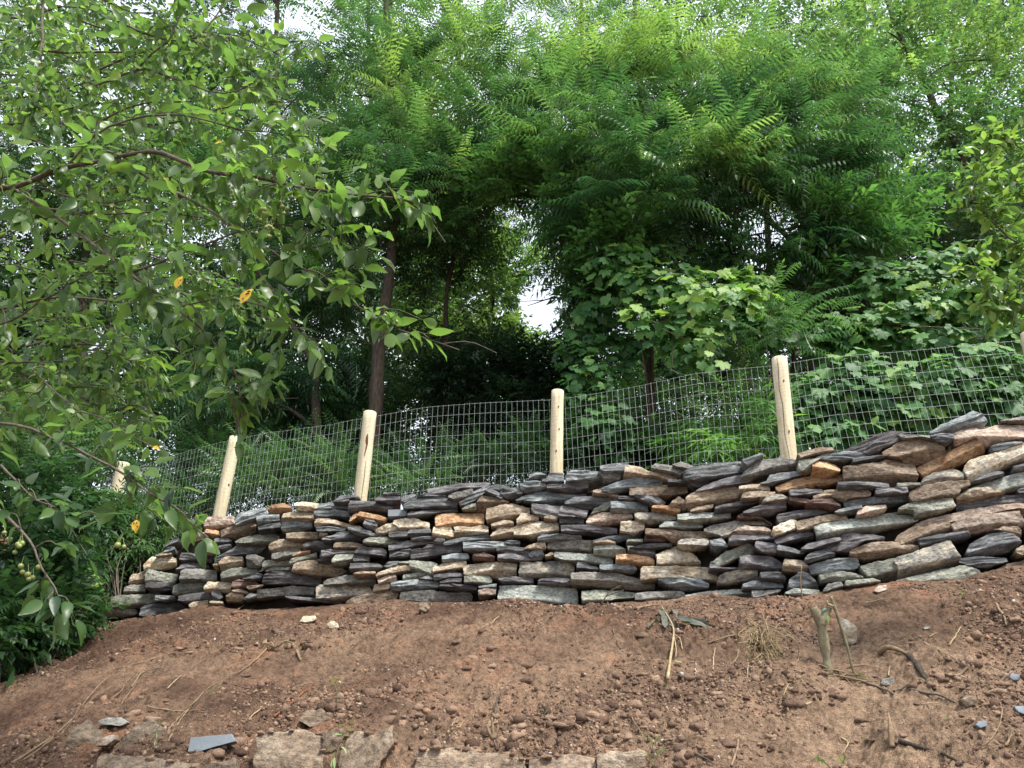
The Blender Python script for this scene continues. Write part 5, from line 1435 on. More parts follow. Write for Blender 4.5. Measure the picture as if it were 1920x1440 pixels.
for i, (px, Y, tone, lab) in enumerate([(720, 9.8, .45, 'mid-green bush among the trunks just right of the red-scarred post'), (880, 10.2, .35, 'bush under the dark thicket left of the middle post'), (1020, 9.6, .5, 'bush behind the middle post'), (1200, 10, .4, 'bush behind the straight middle trunk'), (1350, 9.4, .5, 'bush between the straight trunk and the tall post'), (610, 9.8, .4, 'bush behind the fence left of the red-scarred post'), (460, 10, .4, 'bush far behind the leafy left post')]):
    shrub('bush', lab, 'bush', (px, 870, Y), [(px - 40, 800, Y, 70, 45, 120, tone), (px + 40, 790, Y, 70, 50, 120, tone + .1), (px, 850, Y - .3, 90, 30, 120, tone), (px + 10, 740, Y + .3, 60, 40, 70, tone)], T_SPRIG if i % 2 else T_NARROW, M_BUSH, 80 + i, 1.15, group='bushes among the trunks behind the fence')
T_MIX = T_SPRIG[:3] + scaled(T_OV[:3], 1.0) + T_FERN[:1] + scaled([sprig_t(90, 5, .3, .15, .06), sprig_t(91, 6, .34, .14, .07)], 1)
# overgrown left side
shrub('shrub', 'bright feathery shrub at the left edge above the fence line', 'shrub', (40, 1000, 6.6), [(40, 790, 6.6, 90, 40, 190, .8), (130, 800, 6.8, 70, 40, 150, .7), (50, 850, 6.4, 90, 50, 170, .5), (150, 860, 8.3, 60, 35, 120, .45)], T_FERN, M_BUSH, 71, 1.0)
shrub('shrub', 'tall dark shrub at the left edge behind the hanging pear twigs', 'shrub', (60, 1150, 5.8), [(40, 930, 6.0, 95, 60, 300, .3), (110, 980, 6.1, 60, 60, 230, .35), (20, 1030, 5.6, 90, 70, 240, .22), (75, 1080, 5.8, 65, 60, 220, .25)], T_MIX, M_BUSH, 72, .85)
shrub('shrub', 'narrow-leaved weeds piled against the left end of the wall', 'weeds', (240, 1110, 6.9), [(210, 950, 7.6, 50, 28, 150, .5), (262, 970, 7.6, 45, 40, 200, .55), (185, 1010, 7.4, 55, 50, 240, .45), (255, 1030, 7.5, 40, 30, 140, .6), (165, 1075, 7.3, 45, 35, 170, .4), (120, 1120, 6.9, 45, 35, 150, .3), (325, 1000, 7.6, 30, 25, 60, .5)], T_NARROW, M_BUSH, 73, .75, .45, stems=14)
shrub('shrub', 'low dark leafy shrub in the bottom left above the soil edge', 'shrub', (50, 1260, 5.2), [(20, 1150, 5.4, 80, 50, 210, .4), (90, 1150, 5.7, 60, 40, 170, .35), (-40, 1210, 5.2, 80, 50, 180, .4), (30, 1200, 5.5, 60, 35, 160, .5), (130, 1160, 6.1, 40, 25, 110, .4)], T_MIX, M_BUSH, 74, .8)
grape('weed', 'pale three-leaved weed standing among dark leaves left of the wall end', [(150, 1075, 6.2, 30, 20, 16, .85), (170, 1100, 6.2, 20, 20, 10, .9)], 75, .8, base=(160, 1140, 6.2))

# ------------------------------------------------------------------ pear trees reaching in from both sides
def fruit_tree(name, label, trunk, limbs, twig_len, leaf_sz, seed, far=(), fruits=(), yellow=(), per=1.0):
    R = np.random.default_rng(seed); e = empty(name, label, 'tree')
    V, F = tube(smooth_path(trunk, 30), np.linspace(.11, .05, 30), 14, seed, .2); mk('trunk', V, F, M_TWIGBARK, parent=e, smooth=True)
    LP, LD, LS, LV = [], [], [], []
    tw = []
    def leaves_on(path, spacing, size, tone):
        seg = np.linalg.norm(np.diff(path, axis=0), axis=1); L = seg.sum(); n = max(2, int(L / spacing))
        cum = np.concatenate([[0], np.cumsum(seg)])
        for q in range(n):
            s = (q + .6) / n * L; p = np.array([np.interp(s, cum, path[:, k]) for k in range(3)])
            g = path[-1] - path[0]; g /= np.linalg.norm(g) + 1e-6
            for rep in range(1 if R.random() < .6 else 2):
                d = g * .35 + R.normal(0, .55, 3) + np.array([0, -.05, -.50])
                LP.append(p); LD.append(d); LS.append(size * R.uniform(.62, 1.15)); LV.append(tone + R.normal(0, .2))
        LP.append(path[-1]); LD.append(g + np.array([0, 0, -.3])); LS.append(size); LV.append(tone + .1)
    def limb(px_pts, r, spacing=.10, size=1.0, tone=.5, tl=1.0, world=False):
        pts = np.array(px_pts) if world else np.array([at(*q) for q in px_pts])
        n = max(14, int(np.linalg.norm(np.diff(pts, axis=0), axis=1).sum() / .07)); path = smooth_path(pts, n)
        path = path + .008 * np.stack([vnoise(path * 9, seed + 1), vnoise(path * 9, seed + 2), vnoise(path * 9, seed + 3)], -1)
        tw.clear(); tw.append(tube(path, np.linspace(r, r * .3, n), 7, seed, .15, cap=False))
        L = np.linalg.norm(np.diff(path, axis=0), axis=1).sum(); k = int(L / spacing * per)
        for q in range(k):
            s = path[min(n - 2, int((q + R.random()) / k * (n - 1)))]
            g = path[-1] - path[0]; g /= np.linalg.norm(g)
            d = g * R.uniform(.1, .8) + R.normal(0, .6, 3) * np.array([1, .7, 1]); d /= np.linalg.norm(d)
            ln = twig_len * tl * R.uniform(.4, 1.2)
            tp = smooth_path([s, s + d * ln * .5 + np.array([0, 0, .015]), s + d * ln + np.array([0, 0, -.12 * ln])], 6)
            tw.append(tube(tp, np.linspace(.0028, .0012, 6) * (1 + .4 * (r > .01)), 4, seed, 0, cap=False))
            leaves_on(tp, .034 * size / per ** .5, size, tone)
        leaves_on(path[n // 2:], .06, size, tone)
        V, F = merge(tw); mk('branch', V, F, M_TWIGBARK, parent=e, smooth=True)
    for (pts, r, sp, sz, tone, tl) in limbs: limb(pts, r, sp, sz, tone, tl)
    for (pts, r, sp, sz, tone, tl) in far: limb(pts, r, sp, sz, tone, tl)
    P, D, S, tv = np.array(LP), np.array(LD), np.array(LS) * leaf_sz, np.clip(np.array(LV), 0, 1)
    x, y = proj(P)
    m = np.ones(len(P), bool)
    for (a, b, c, d) in [(165, 640, 22, 16), (275, 12, 50, 16), (395, 20, 30, 16)]: m &= ((x - a) / c) ** 2 + ((y - b) / d) ** 2 > 1
    if seed == 91:                                   # this tree's own outline: open air right of its branch tips
        lim = np.interp(y, [-200, 0, 60, 150, 230, 330, 400, 480, 560, 620, 680, 760, 830, 960, 1020, 1100, 1260], [560, 580, 600, 620, 610, 790, 800, 760, 640, 880, 640, 470, 470, 360, 410, 190, 130])
        m &= (x < lim + R.normal(0, 6, len(x))) & (y < 1210)
    P, D, S, tv = P[m], D[m], S[m], tv[m]
    V, F, vv = scatter(T_OV, P, D, S, R, tv, 1.1)
    mk('leaves', V, F, M_PEAR, parent=e, var=vv, smooth=True)
    bv, bf = ico()
    from_n = 0
    for (px, py, Y, k, sp) in fruits:
        for q in range(k):
            if from_n >= 95: break
            c = at(px + R.normal(0, sp), py + R.normal(0, sp * .8), Y + R.normal(0, .03)); from_n += 1
            me_v = []; r = .0085 * R.uniform(.8, 1.15)
            # small sphere with a stalk
            th = np.linspace(0, math.pi, 7)[1:-1]; ph = np.linspace(0, 2 * math.pi, 9)[:-1]
            vs = [np.array([0, 0, r])] + [np.array([r * math.sin(a) * math.cos(b), r * math.sin(a) * math.sin(b), r * math.cos(a)]) for a in th for b in ph] + [np.array([0, 0, -r])]
            fq = []; ft = [(0, 1 + j, 1 + (j + 1) % 8) for j in range(8)]
            for i in range(4):
                for j in range(8): fq.append((1 + i * 8 + j, 9 + i * 8 + j, 9 + i * 8 + (j + 1) % 8, 1 + i * 8 + (j + 1) % 8))
            ft += [(41, 33 + (j + 1) % 8, 33 + j) for j in range(8)]
            s1, s2 = tube([np.array([0, 0, r * .9]), np.array([R.normal(0, .006), 0, r + .022])], .0009, 4, cap=False)
            V, F = merge([(np.array(vs), [np.array(ft), np.array(fq)]), (s1, s2)])
            mk('fruit', V, F, M_FRUIT, parent=e, smooth=True, matrix=Matrix.Translation(c))
    for (px, py, Y, sz, ang, spots, lab) in yellow:
        c = at(px, py, Y); T = ovate_t(7, .085 * sz, .052 * sz, .25, .25)
        d = np.array([math.cos(ang), -.15, math.sin(ang)]); d /= np.linalg.norm(d); nrm = np.array([0, -1, .35]); s = np.cross(nrm, d); s /= np.linalg.norm(s); u_ = np.cross(d, s)
        M = np.stack([d, s, u_], -1); V = T[0] @ M.T
        V = V - V.mean(0); o = mk('leaf', V, T[1], M_YELLOW, parent=e, var=np.full(len(V), .6), smooth=True, matrix=Matrix.Translation(c)); o['label'] = lab
        if spots:
            L = []
            for q in range(spots):
                a = R.uniform(.25, .85) * .085 * sz; b = R.uniform(-.3, .3) * .045 * sz; rr = R.uniform(.0018, .0042)
                t = (a - .045 * sz)
                an = np.linspace(0, 2 * math.pi, 8)[:-1]
                zz = .12 * a - .25 * a * a / (.085 * sz) + .25 * abs(b) + .0022
                pv = np.array([[.02 + a + rr * math.cos(g), b + rr * math.sin(g) * .8, zz] for g in an] + [[.02 + a, b, zz + .0004]])
                pv = pv @ M.T - (T[0] @ M.T).mean(0); L.append((pv, [np.array([(7, i, (i + 1) % 7) for i in range(7)])]))
            V, F = merge(L); sp_ = mk('spots', V, F, M_SPOT, parent=o)
    return e

near = [
 ([(-150, 380, 2.9), (0, 355, 2.8), (45, 345, 2.75), (110, 320, 2.7), (210, 298, 2.65), (290, 287, 2.6), (370, 315, 2.55), (420, 325, 2.5), (500, 335, 2.45), (560, 350, 2.42), (640, 362, 2.4), (740, 372, 2.38), (795, 385, 2.35)], .014, .075, 1.0, .55, .8),
 ([(25, 355, 2.8), (120, 415, 2.75), (180, 465, 2.7), (240, 510, 2.65), (330, 575, 2.6), (400, 640, 2.6), (440, 700, 2.6), (452, 760, 2.6), (440, 818, 2.6)], .009, .10, .95, .5, .7),
 ([(95, -60, 2.9), (80, 0, 2.9), (78, 80, 2.85), (70, 150, 2.85), (55, 210, 2.8), (0, 310, 2.8)], .010, .11, .8, .5, .9),
 ([(215, 298, 2.65), (310, 350, 2.6), (400, 400, 2.5), (490, 460, 2.45), (560, 500, 2.4), (640, 560, 2.4), (700, 590, 2.4), (760, 620, 2.4), (862, 656, 2.4)], .007, .10, .95, .6, .7),
 ([(-40, 780, 2.5), (0, 792, 2.5), (70, 808, 2.45), (150, 843, 2.4), (230, 888, 2.4), (300, 935, 2.35), (340, 962, 2.35), (392, 1005, 2.3)], .006, .075, .85, .4, .32),
 ([(235, 890, 2.4), (250, 915, 2.4), (272, 945, 2.4), (300, 975, 2.4)], .004, .07, .8, .5, .28),
 ([(55, 690, 2.7), (130, 757, 2.65), (200, 790, 2.6), (290, 840, 2.55)], .004, .13, .8, .55, .4),
 ([(-20, 940, 2.3), (40, 1000, 2.25), (70, 1055, 2.2), (105, 1110, 2.2), (90, 1160, 2.2)], .005, .09, .78, .25, .3),
 ([(0, 870, 2.4), (60, 930, 2.35), (110, 960, 2.3), (165, 1040, 2.3)], .004, .10, .8, .25, .3),
 ([(230, 160, 2.9), (275, 110, 2.85), (320, 70, 2.8), (340, 20, 2.8), (330, -40, 2.8)], .006, .10, .9, .4, .8),
 ([(180, 160, 3.0), (270, 130, 2.95), (330, 150, 2.9), (430, 175, 2.85), (520, 120, 2.8), (590, 75, 2.8)], .006, .09, .9, .6, .8),
 ([(120, 320, 2.75), (200, 240, 2.7), (330, 215, 2.7), (440, 240, 2.65), (530, 250, 2.6), (600, 260, 2.6)], .006, .085, .9, .6, .8),
 ([(380, 60, 2.4), (410, 20, 2.4), (440, -40, 2.4)], .005, .07, 1.1, .45, .7),
 ([(240, 510, 2.65), (330, 480, 2.6), (430, 440, 2.55), (520, 420, 2.5), (610, 440, 2.45), (700, 480, 2.45)], .005, .085, 1.0, .55, .8),
 ([(330, 575, 2.6), (420, 560, 2.6), (500, 580, 2.55), (560, 620, 2.5), (610, 640, 2.5)], .004, .10, .95, .55, .7),
 ([(0, 610, 2.9), (90, 560, 2.85), (160, 520, 2.8), (240, 480, 2.8)], .005, .11, .8, .5, .8),
 ([(320, 640, 2.7), (380, 700, 2.6), (420, 740, 2.6), (446, 790, 2.6)], .003, .13, .8, .5, .5),
]
RF = random.Random(8); farl = []
for k in range(52):
    y0 = RF.uniform(-60, 780); x0 = RF.uniform(-120, 200); Y = RF.uniform(3.2, 5.2); ln = RF.uniform(180, 420) * (1 if y0 < 600 else .6); sl = RF.uniform(-.35, .45)
    farl.append(([(x0, y0, Y), (x0 + ln * .35, y0 + ln * .35 * sl + RF.uniform(-25, 25), Y), (x0 + ln * .7, y0 + ln * .6 * sl, Y - .1), (x0 + ln, y0 + ln * .9 * sl + 20, Y - .15)], .008, .13, .85, RF.uniform(.4, .75), 1.0))
gz0 = -1.65
fruit_tree('pear_tree', 'pear tree reaching in from the left with drooping leafy branches and small green fruit',
           [np.array([-4.6, 3.3, gz0]), np.array([-4.4, 3.2, 0.0]), np.array([-4.1, 3.1, 1.2]), np.array([-3.6, 3.0, 2.2])],
           near, .30, 1.12, 91, far=farl,
           fruits=[(495, 400, 2.42, 16, 16), (505, 430, 2.4, 10, 12), (35, 1010, 2.25, 7, 14), (60, 1070, 2.25, 6, 14), (225, 1020, 2.3, 3, 8), (440, 360, 2.4, 5, 20), (720, 600, 2.4, 5, 10), (200, 380, 2.6, 5, 16), (390, 90, 2.5, 8, 20), (60, 330, 2.7, 4, 20), (540, 380, 2.4, 5, 14)],
           yellow=[(335, 530, 2.1, .55, 1.3, 3, 'small yellow leaf'), (461, 556, 2.1, .72, 1.1, 8, 'yellow leaf with black spots'), (292, 839, 2.5, .30, -.3, 0, 'little yellow leaf'), (255, 985, 2.3, .5, -1.4, 5, 'yellowing drooping leaf'), (408, 268, 2.6, .35, .4, 0, 'small yellow leaf'), (312, 336, 2.6, .35, 2.8, 0, 'yellow leaf on the main branch')])
rn = [
 ([(2060, 420, 3.4), (1960, 470, 3.4), (1900, 450, 3.35), (1850, 400, 3.35), (1815, 330, 3.3)], .008, .055, .9, .72, .7),
 ([(1980, 500, 3.4), (1920, 540, 3.35), (1860, 560, 3.3), (1820, 480, 3.3)], .006, .06, .85, .7, .6),
 ([(2040, 330, 3.5), (1960, 300, 3.4), (1900, 270, 3.4), (1850, 240, 3.35)], .006, .055, .85, .75, .7),
 ([(2000, 600, 3.3), (1940, 590, 3.3), (1900, 560, 3.3), (1870, 520, 3.25)], .005, .07, .85, .65, .5),
 ([(1990, 380, 3.4), (1920, 370, 3.4), (1870, 340, 3.35), (1830, 290, 3.3)], .005, .055, .85, .75, .6),
]
fruit_tree('pear_tree', 'pale-leaved tree branch tips reaching in at the right edge above the fence',
           [np.array([3.9, 3.3, gz0]), np.array([3.8, 3.3, -.2]), np.array([3.6, 3.35, 1.0]), np.array([3.3, 3.4, 1.7])], rn, .24, 1.0, 92, per=2.0)


# ------------------------------------------------------------------ twigs, roots and weeds on the slope
def on_soil(pts, lift=.008):
    out = []
    for q in pts:
        p = hit(q[0], q[1]); p[2] += lift + (q[2] if len(q) > 2 else 0); out.append(p)
    return out
def stick(name, label, pts, r, mat, seed, cat='twig', lift=.006, branches=()):
    P = smooth_path(on_soil(pts, lift), 18); P = P + .003 * np.stack([vnoise(P * 25, seed), 0 * P[:, 0], vnoise(P * 25, seed + 1)], -1)
    L = [tube(P, np.linspace(r, r * .5, 18), 6, seed, .2)]
    for b in branches: L.append(tube(smooth_path(on_soil(b, lift), 10), np.linspace(r * .6, r * .25, 10), 5, seed, .1))
    V, F = merge(L); c = P.mean(0)
    return tag(mk(name, V - c, F, mat, smooth=True, matrix=Matrix.Translation(c)), label, cat)
E = lambda *p: [(x / 3, 1100 + y / 3, *z) for x, y, *z in p]
Fc = lambda *p: [(600 + x / 3, 1100 + y / 3, *z) for x, y, *z in p]
Gc = lambda *p: [(1100 + x / 4, 1080 + y / 4, *z) for x, y, *z in p]
Hc = lambda *p: [(1440 + x / 3.79, 1060 + y / 3.79, *z) for x, y, *z in p]
STK = [
 ('root', 'long pale root curving up from the bottom left corner, outer one', E((60, 1010), (240, 890), (370, 800), (480, 650), (600, 540, .02), (700, 515)), .0045, M_DRY),
 ('root', 'long pale root beside the outer one in the bottom left', E((110, 1010), (270, 880), (400, 760), (530, 650, .02), (640, 560)), .0035, M_DRY),
 ('root', 'short root running up through the mossy boulder', E((200, 940), (300, 870), (390, 780), (450, 680)), .003, M_DRY),
 ('stick', 'grey-brown stick lying level above the long roots', E((660, 470), (800, 430), (960, 380), (1070, 365)), .006, M_DRY),
 ('stick', 'bent stick just below the level grey-brown stick', E((740, 570), (800, 490), (910, 460)), .006, M_DRY),
 ('root', 'thin wavy root hanging left of the bent stick', E((660, 700), (700, 640), (760, 560), (790, 480)), .003, M_DRY),
 ('root', 'curly root end between the long roots and the bent stick', E((620, 640), (680, 600), (700, 560), (770, 490)), .003, M_DRY),
 ('stick', 'level stick with a knobby end above the blue brick', E((830, 690), (920, 705), (1040, 712), (1150, 700)), .0045, M_DRY),
 ('root', 'forked root reaching down left of the blue brick', E((920, 940), (960, 850), (1030, 740), (1100, 650), (1180, 570), (1260, 530)), .0045, M_DRY),
 ('root', 'short root parallel to the forked root near the brick', E((940, 820), (1000, 750), (1050, 710)), .004, M_DRY),
 ('straw', 'straw lying above the rocks right of the brick', E((1400, 750), (1470, 690)), .003, M_STRAW),
 ('straw', 'pale straw stub pointing up in the left of the slope', E((940, 580), (1020, 505)), .0035, M_STRAW),
 ('root', 'reddish root below the yellow-green seedling', E((1540, 740), (1640, 660), (1720, 600), (1770, 545)), .005, M_REDROOT),
 ('root', 'dark root running down from the torn root clump', E((1520, 330), (1460, 400), (1380, 470), (1320, 500)), .006, M_DRY),
 ('stick', 'thick broken stub beside the torn root clump', E((1645, 330), (1670, 380), (1692, 425)), .013, M_DRY),
 ('stick', 'thin stick pointing left from the yellow-green seedling', E((1640, 590), (1700, 555), (1760, 548)), .004, M_DRY),
 ('twig', 'bare twig lying on the left slope, uppermost', E((330, 395), (420, 350)), .004, M_DRY),
 ('twig', 'short dark twig on the left slope below the uppermost', E((340, 500), (440, 455)), .004, M_DRY),
 ('straw', 'pale splinter at the wall foot left of the cream flat stone', E((1340, 130), (1410, 90)), .004, M_STRAW),
 ('twig', 'thin twig hanging down the slope below the round brown stone', Fc((340, 380), (365, 320), (400, 260), (380, 220)), .003, M_DRY),
 ('straw', 'pale straw below the middle of the wall', Fc((960, 215), (1000, 180), (1040, 155)), .0035, M_STRAW),
 ('stem', 'green-grey stem lying left of the wilted plant', Fc((1650, 250), (1670, 310), (1702, 370)), .0045, M_SAPBARK),
 ('stick', 'thin dark stick leaning from the short dead stalk', Fc((985, 745), (1000, 690, .04), (1030, 640, .04), (1085, 578, .03)), .005, M_TWIGBARK),
 ('twig', 'hair-thin upright twig over the short dead stalk', Fc((965, 550, .02), (968, 650, .03), (975, 730)), .002, M_TWIGBARK),
 ('straw', 'straw left of the short dead stalk', Fc((720, 840), (770, 750)), .003, M_STRAW),
 ('straw', 'second straw, nearer the short dead stalk', Fc((762, 838), (810, 762)), .003, M_STRAW),
 ('root', 'fine root running down right of centre to the grass tuft', Fc((1750, 660), (1758, 760), (1800, 830), (1830, 880)), .003, M_DRY),
 ('root', 'fine root stretching right from the yellow-green seedling', Fc((110, 610), (200, 570), (280, 545), (370, 535)), .003, M_REDROOT),
 ('stick', 'yellow-ended stick lying at the top of the wilted plant', Gc((385, 250), (460, 232), (545, 225)), .007, M_DRY),
 ('twig', 'arched dark twig behind the wilted plant', Gc((450, 200), (470, 165), (515, 160, .02), (570, 212)), .004, M_TWIGBARK),
 ('root', 'pale root sticking out left of the dry grass ball', Gc((915, 520), (1050, 480, .01), (1160, 450)), .005, M_DRY),
 ('straw', 'upright pale straw between wilted plant and dry grass ball', Gc((950, 712), (955, 620), (965, 550)), .0035, M_STRAW),
 ('straw', 'long upright straw left of the dry grass ball', Gc((1208, 785), (1210, 690), (1212, 590)), .0025, M_STRAW),
 ('straw', 'small straw chip below the wilted plant', Gc((815, 715), (828, 752)), .004, M_STRAW),
 ('straw', 'pale straw below right of the dry grass ball', Gc((1478, 918), (1500, 860), (1532, 808)), .003, M_STRAW),
 ('root', 'fine wavy root right of the dry grass ball', Gc((1560, 720), (1590, 640), (1600, 560), (1575, 500)), .003, M_DRY),
 ('stick', 'broken stick at the bottom edge between tuft and green blades', Gc((1085, 1440), (1110, 1370), (1140, 1300), (1140, 1240)), .006, M_DRY),
 ('root', 'dark root lying at the bottom right of the grass tuft', Gc((720, 1330), (850, 1370), (960, 1430)), .004, M_TWIGBARK),
 ('stick', 'dark root end below the stump', Hc((700, 850), (800, 880), (895, 925)), .006, M_TWIGBARK),
 ('root', 'thick peeled root humping out of the soil right of the stump', Hc((795, 640), (840, 632, .02), (920, 635, .02), (1000, 645)), .014, M_DRY),
 ('root', 'shaggy brown root running down from the thick peeled root', Hc((1000, 648), (1070, 740), (1110, 800), (1190, 900)), .016, M_BARK),
 ('root', 'thin brown root below the shaggy root', Hc((900, 910), (960, 885), (1005, 850)), .005, M_TWIGBARK),
 ('root', 'long dark root crossing below the shaggy root', Hc((1000, 890), (1130, 925), (1220, 945), (1330, 985)), .007, M_TWIGBARK),
 ('stick', 'pale twig on the slope right of the orange-pink stone', Hc((1112, 560), (1220, 620), (1340, 682)), .0045, M_STRAW),
 ('straw', 'yellow-green straw standing on the right of the slope', Hc((1290, 580), (1330, 520), (1375, 458)), .0045, M_STRAW),
 ('straw', 'short straw left of the yellow-green straw', Hc((1150, 525), (1200, 488)), .003, M_STRAW),
 ('stick', 'forked thick dead twig near the right edge under the wall', Hc((1595, 220), (1645, 320), (1680, 380), (1700, 440)), .008, M_DRY),
 ('root', 'long thin root looping at the right of the slope', Hc((1560, 920), (1630, 960), (1668, 1040), (1650, 1160), (1580, 1270), (1470, 1345)), .003, M_DRY),
 ('straw', 'straw standing below the thick peeled root', Hc((862, 802), (870, 732)), .0045, M_STRAW),
 ('stick', 'short thick stub standing near the bottom right', Hc((890, 1305), (885, 1240, .03), (878, 1165, .05)), .011, M_DRY),
 ('straw', 'pale hooked rootlet near the bottom edge below the stump', Hc((530, 1245), (572, 1290), (540, 1358)), .0045, M_STRAW),
 ('root', 'dark root along the bottom right corner', Hc((930, 1285), (1100, 1320), (1250, 1362), (1385, 1432)), .009, M_BARK),
 ('splinter', 'orange-yellow splinter below the stump', Hc((270, 1005), (370, 955)), .006, M_STRAW),
 ('straw', 'straw lying flat below the long dark root', Hc((1095, 997), (1230, 995)), .003, M_STRAW),
 ('root', 'thin root near the lower right edge', Hc((1660, 800), (1740, 740), (1790, 700)), .004, M_TWIGBARK),
 ('twig', 'dead twig in the lower right corner', Hc((1690, 1300), (1740, 1230)), .006, M_DRY),
 ('splinter', 'pale two-ended splinter above the dark lump', Hc((1325, 800), (1370, 790), (1425, 775)), .007, M_DRY),
]
for i, (nm, lab, pts, r, mat) in enumerate(STK): stick(nm, lab, pts, r, mat, 500 + i, {'stick': 'stick', 'root': 'root', 'straw': 'straw', 'stem': 'stem', 'twig': 'twig', 'splinter': 'splinter'}[nm])
R = np.random.default_rng(99)
L = []
for k in range(520):                                   # uncountable fine root hairs and grass bits
    px = R.uniform(60, 1900); py = R.uniform(1150, 1430)
    if px < 260 and py < 1240: continue
    p = hit(px, py); a = R.uniform(0, math.pi); ln = R.uniform(.015, .07)
    d = np.array([math.cos(a), math.sin(a) * .6, math.sin(a) * .3]) * ln; q = p + d; q[2] = float(ground_z(q[:1], q[1:2])[0]) + .004
    m = (p + q) / 2 + R.normal(0, .006, 3); m[2] = float(ground_z(m[:1], m[1:2])[0]) + .008
    p[2] += .004
    L.append(tube(smooth_path([p, m, q], 6), R.uniform(.0006, .0015), 4, 1, 0, cap=False))
V, F = merge(L); tag(mk('plant_litter', V, F, M_DRY), 'scattered fine root hairs and bits of dry grass on the soil', 'plant litter', kind='stuff')

def leaf_obj(parent, P, D, size, mat, seed, var=.5, w=1.0, name='leaf', roll=.8, lie=False):
    R = np.random.default_rng(seed); P = np.array(P, float); D = np.array(D, float)
    if lie: D = np.stack([D[:, 0], D[:, 2] * .92 - .02, D[:, 2] * .42 + .10], -1)
    T = [(v * np.array([1, w, 1]), f) for v, f in T_OV]
    V, F, vv = scatter(T, P, D, np.full(len(P), size) * R.uniform(.8, 1.15, len(P)), R, np.clip(var + R.normal(0, .2, len(P)), 0, 1), roll)
    return mk(name, V, F, mat, parent=parent, var=vv, smooth=True)

# cut sapling stump with a fork, green paint on the side
st = empty('stump', 'cut forked sapling stump with a green mark, standing in the soil', 'stump')
Yst = hit(1553, 1262)[1]
sp = [at(1440 + x / 3.79, 1060 + y / 3.79, Yst) for x, y in ((450, 800), (425, 720), (405, 600), (390, 480), (370, 400), (345, 350), (322, 300))]
k = sp[0][1] / FPX
V, F = tube(smooth_path(sp, 26), np.interp(np.linspace(0, 1, 26), [0, .1, .5, .75, 1], [.040, .026, .021, .025, .018]), 16, 3, .38); mk('trunk', V, F, M_SAPBARK, parent=st, smooth=True)
s2 = [at(1440 + x / 3.79, 1060 + y / 3.79, Yst - .01) for x, y in ((385, 430), (400, 375), (418, 335), (436, 300))]
V, F = tube(smooth_path(s2, 10), np.linspace(.020, .012, 10), 8, 4, .25); mk('side_stub', V, F, M_SAPBARK, parent=st, smooth=True)
V, F = tube(smooth_path([at(1440 + x / 3.79, 1060 + y / 3.79, Yst - .031) for x, y in ((382, 338), (398, 318), (412, 305))], 6), np.array([.003, .006, .008, .008, .006, .002]), 8, 4, .3); mk('paint_mark', V, F, M_PAINT, parent=st)
L = []
R = np.random.default_rng(4)
for q in range(26):
    a = sp[0] + np.array([R.normal(.01, .03), -.02, R.uniform(-.02, .05)]); d = np.array([R.uniform(-.13, .16), R.uniform(-.12, .0), -R.uniform(.02, .14)])
    b = a + d; g = float(ground_z(b[:1], b[1:2])[0]); b[2] = max(b[2], g + .003)
    L.append(tube(smooth_path([a, (a + b) / 2 + R.normal(0, .012, 3), b], 8), np.linspace(.004, .001, 8) * R.uniform(.5, 1.4), 5, 1, .1, cap=False))
V, F = merge(L); mk('roots', V, F, M_DRY, parent=st, smooth=True)
leaf_obj(st, [at(1440 + 425 / 3.79, 1060 + 345 / 3.79, Yst - .03)], [(-.2, -.3, -1)], .42, M_FRESH, 1, .8)
sk = empty('stick', 'thin cut stick leaning against the stump, leafy at its foot', 'stick')
pts = [at(1440 + x / 3.79, 1060 + y / 3.79, Yst - .03) for x, y in ((445, 220), (470, 290), (495, 360), (530, 470), (570, 600), (602, 740), (640, 800))]
V, F = tube(smooth_path(pts, 20), np.interp(np.linspace(0, 1, 20), [0, .1, 1], [.009, .0075, .007]), 8, 5, .12); mk('shaft', V, F, M_SAPBARK, parent=sk, smooth=True)
V, F = tube(smooth_path([pts[1], at(1553, 1133, Yst - .03), at(1551, 1126, Yst - .03)], 6), np.linspace(.006, .002, 6), 6, 5, .3); mk('broken_spur', V, F, M_STRAW, parent=sk)
leaf_obj(sk, [at(1602, 1258, Yst - .05), at(1610, 1266, Yst - .05), at(1606, 1275, Yst - .05)], [(.6, -.3, -.6), (.8, -.2, -.4), (.1, -.3, -.9)], .35, M_FRESH, 2, .5)
# thin stalk in front of the wall
st2 = at(1440 + 240 / 3.79, 1060 + 215 / 3.79, hit(1503, 1118)[1] - .05); tp = at(1503, 1062, st2[1])
V, F = tube(smooth_path([st2 - np.array([0, 0, .03]), (st2 + tp) / 2 + np.array([-.008, 0, 0]), tp], 12), .0042, 6, 3, .3)
tag(mk('stalk', V, F, M_DRY), 'thin dry stalk standing upright in front of the wall right of the tall post', 'stalk')
# twiggy bare shoots at the wall foot
def shoot(label, px_list, r, mat=M_TWIGBARK):
    L = []
    Y = hit(*px_list[0][0])[1] - .02
    for pl in px_list: L.append(tube(smooth_path([at(x, y, Y) for x, y in pl], 12), np.linspace(r, r * .4, 12), 6, 2, .2))
    V, F = merge(L); return tag(mk('bare_shoot', V, F, mat, smooth=True), label, 'shoot')
shoot('bare forked shoot in front of the pale green foot stones', [[(1127, 1134), (1135, 1120), (1145, 1108), (1163, 1098)], [(1136, 1118), (1150, 1112), (1170, 1106)]], .0045)
shoot('thin dark upright shoot at the wall foot, left of the dark round stone', [[(606, 1132), (604, 1115), (605, 1098)]], .003)
shoot('short straight shoot against the grey-green foot stones', [[(1397, 1118), (1397, 1105), (1396, 1090)]], .003, M_DRY)
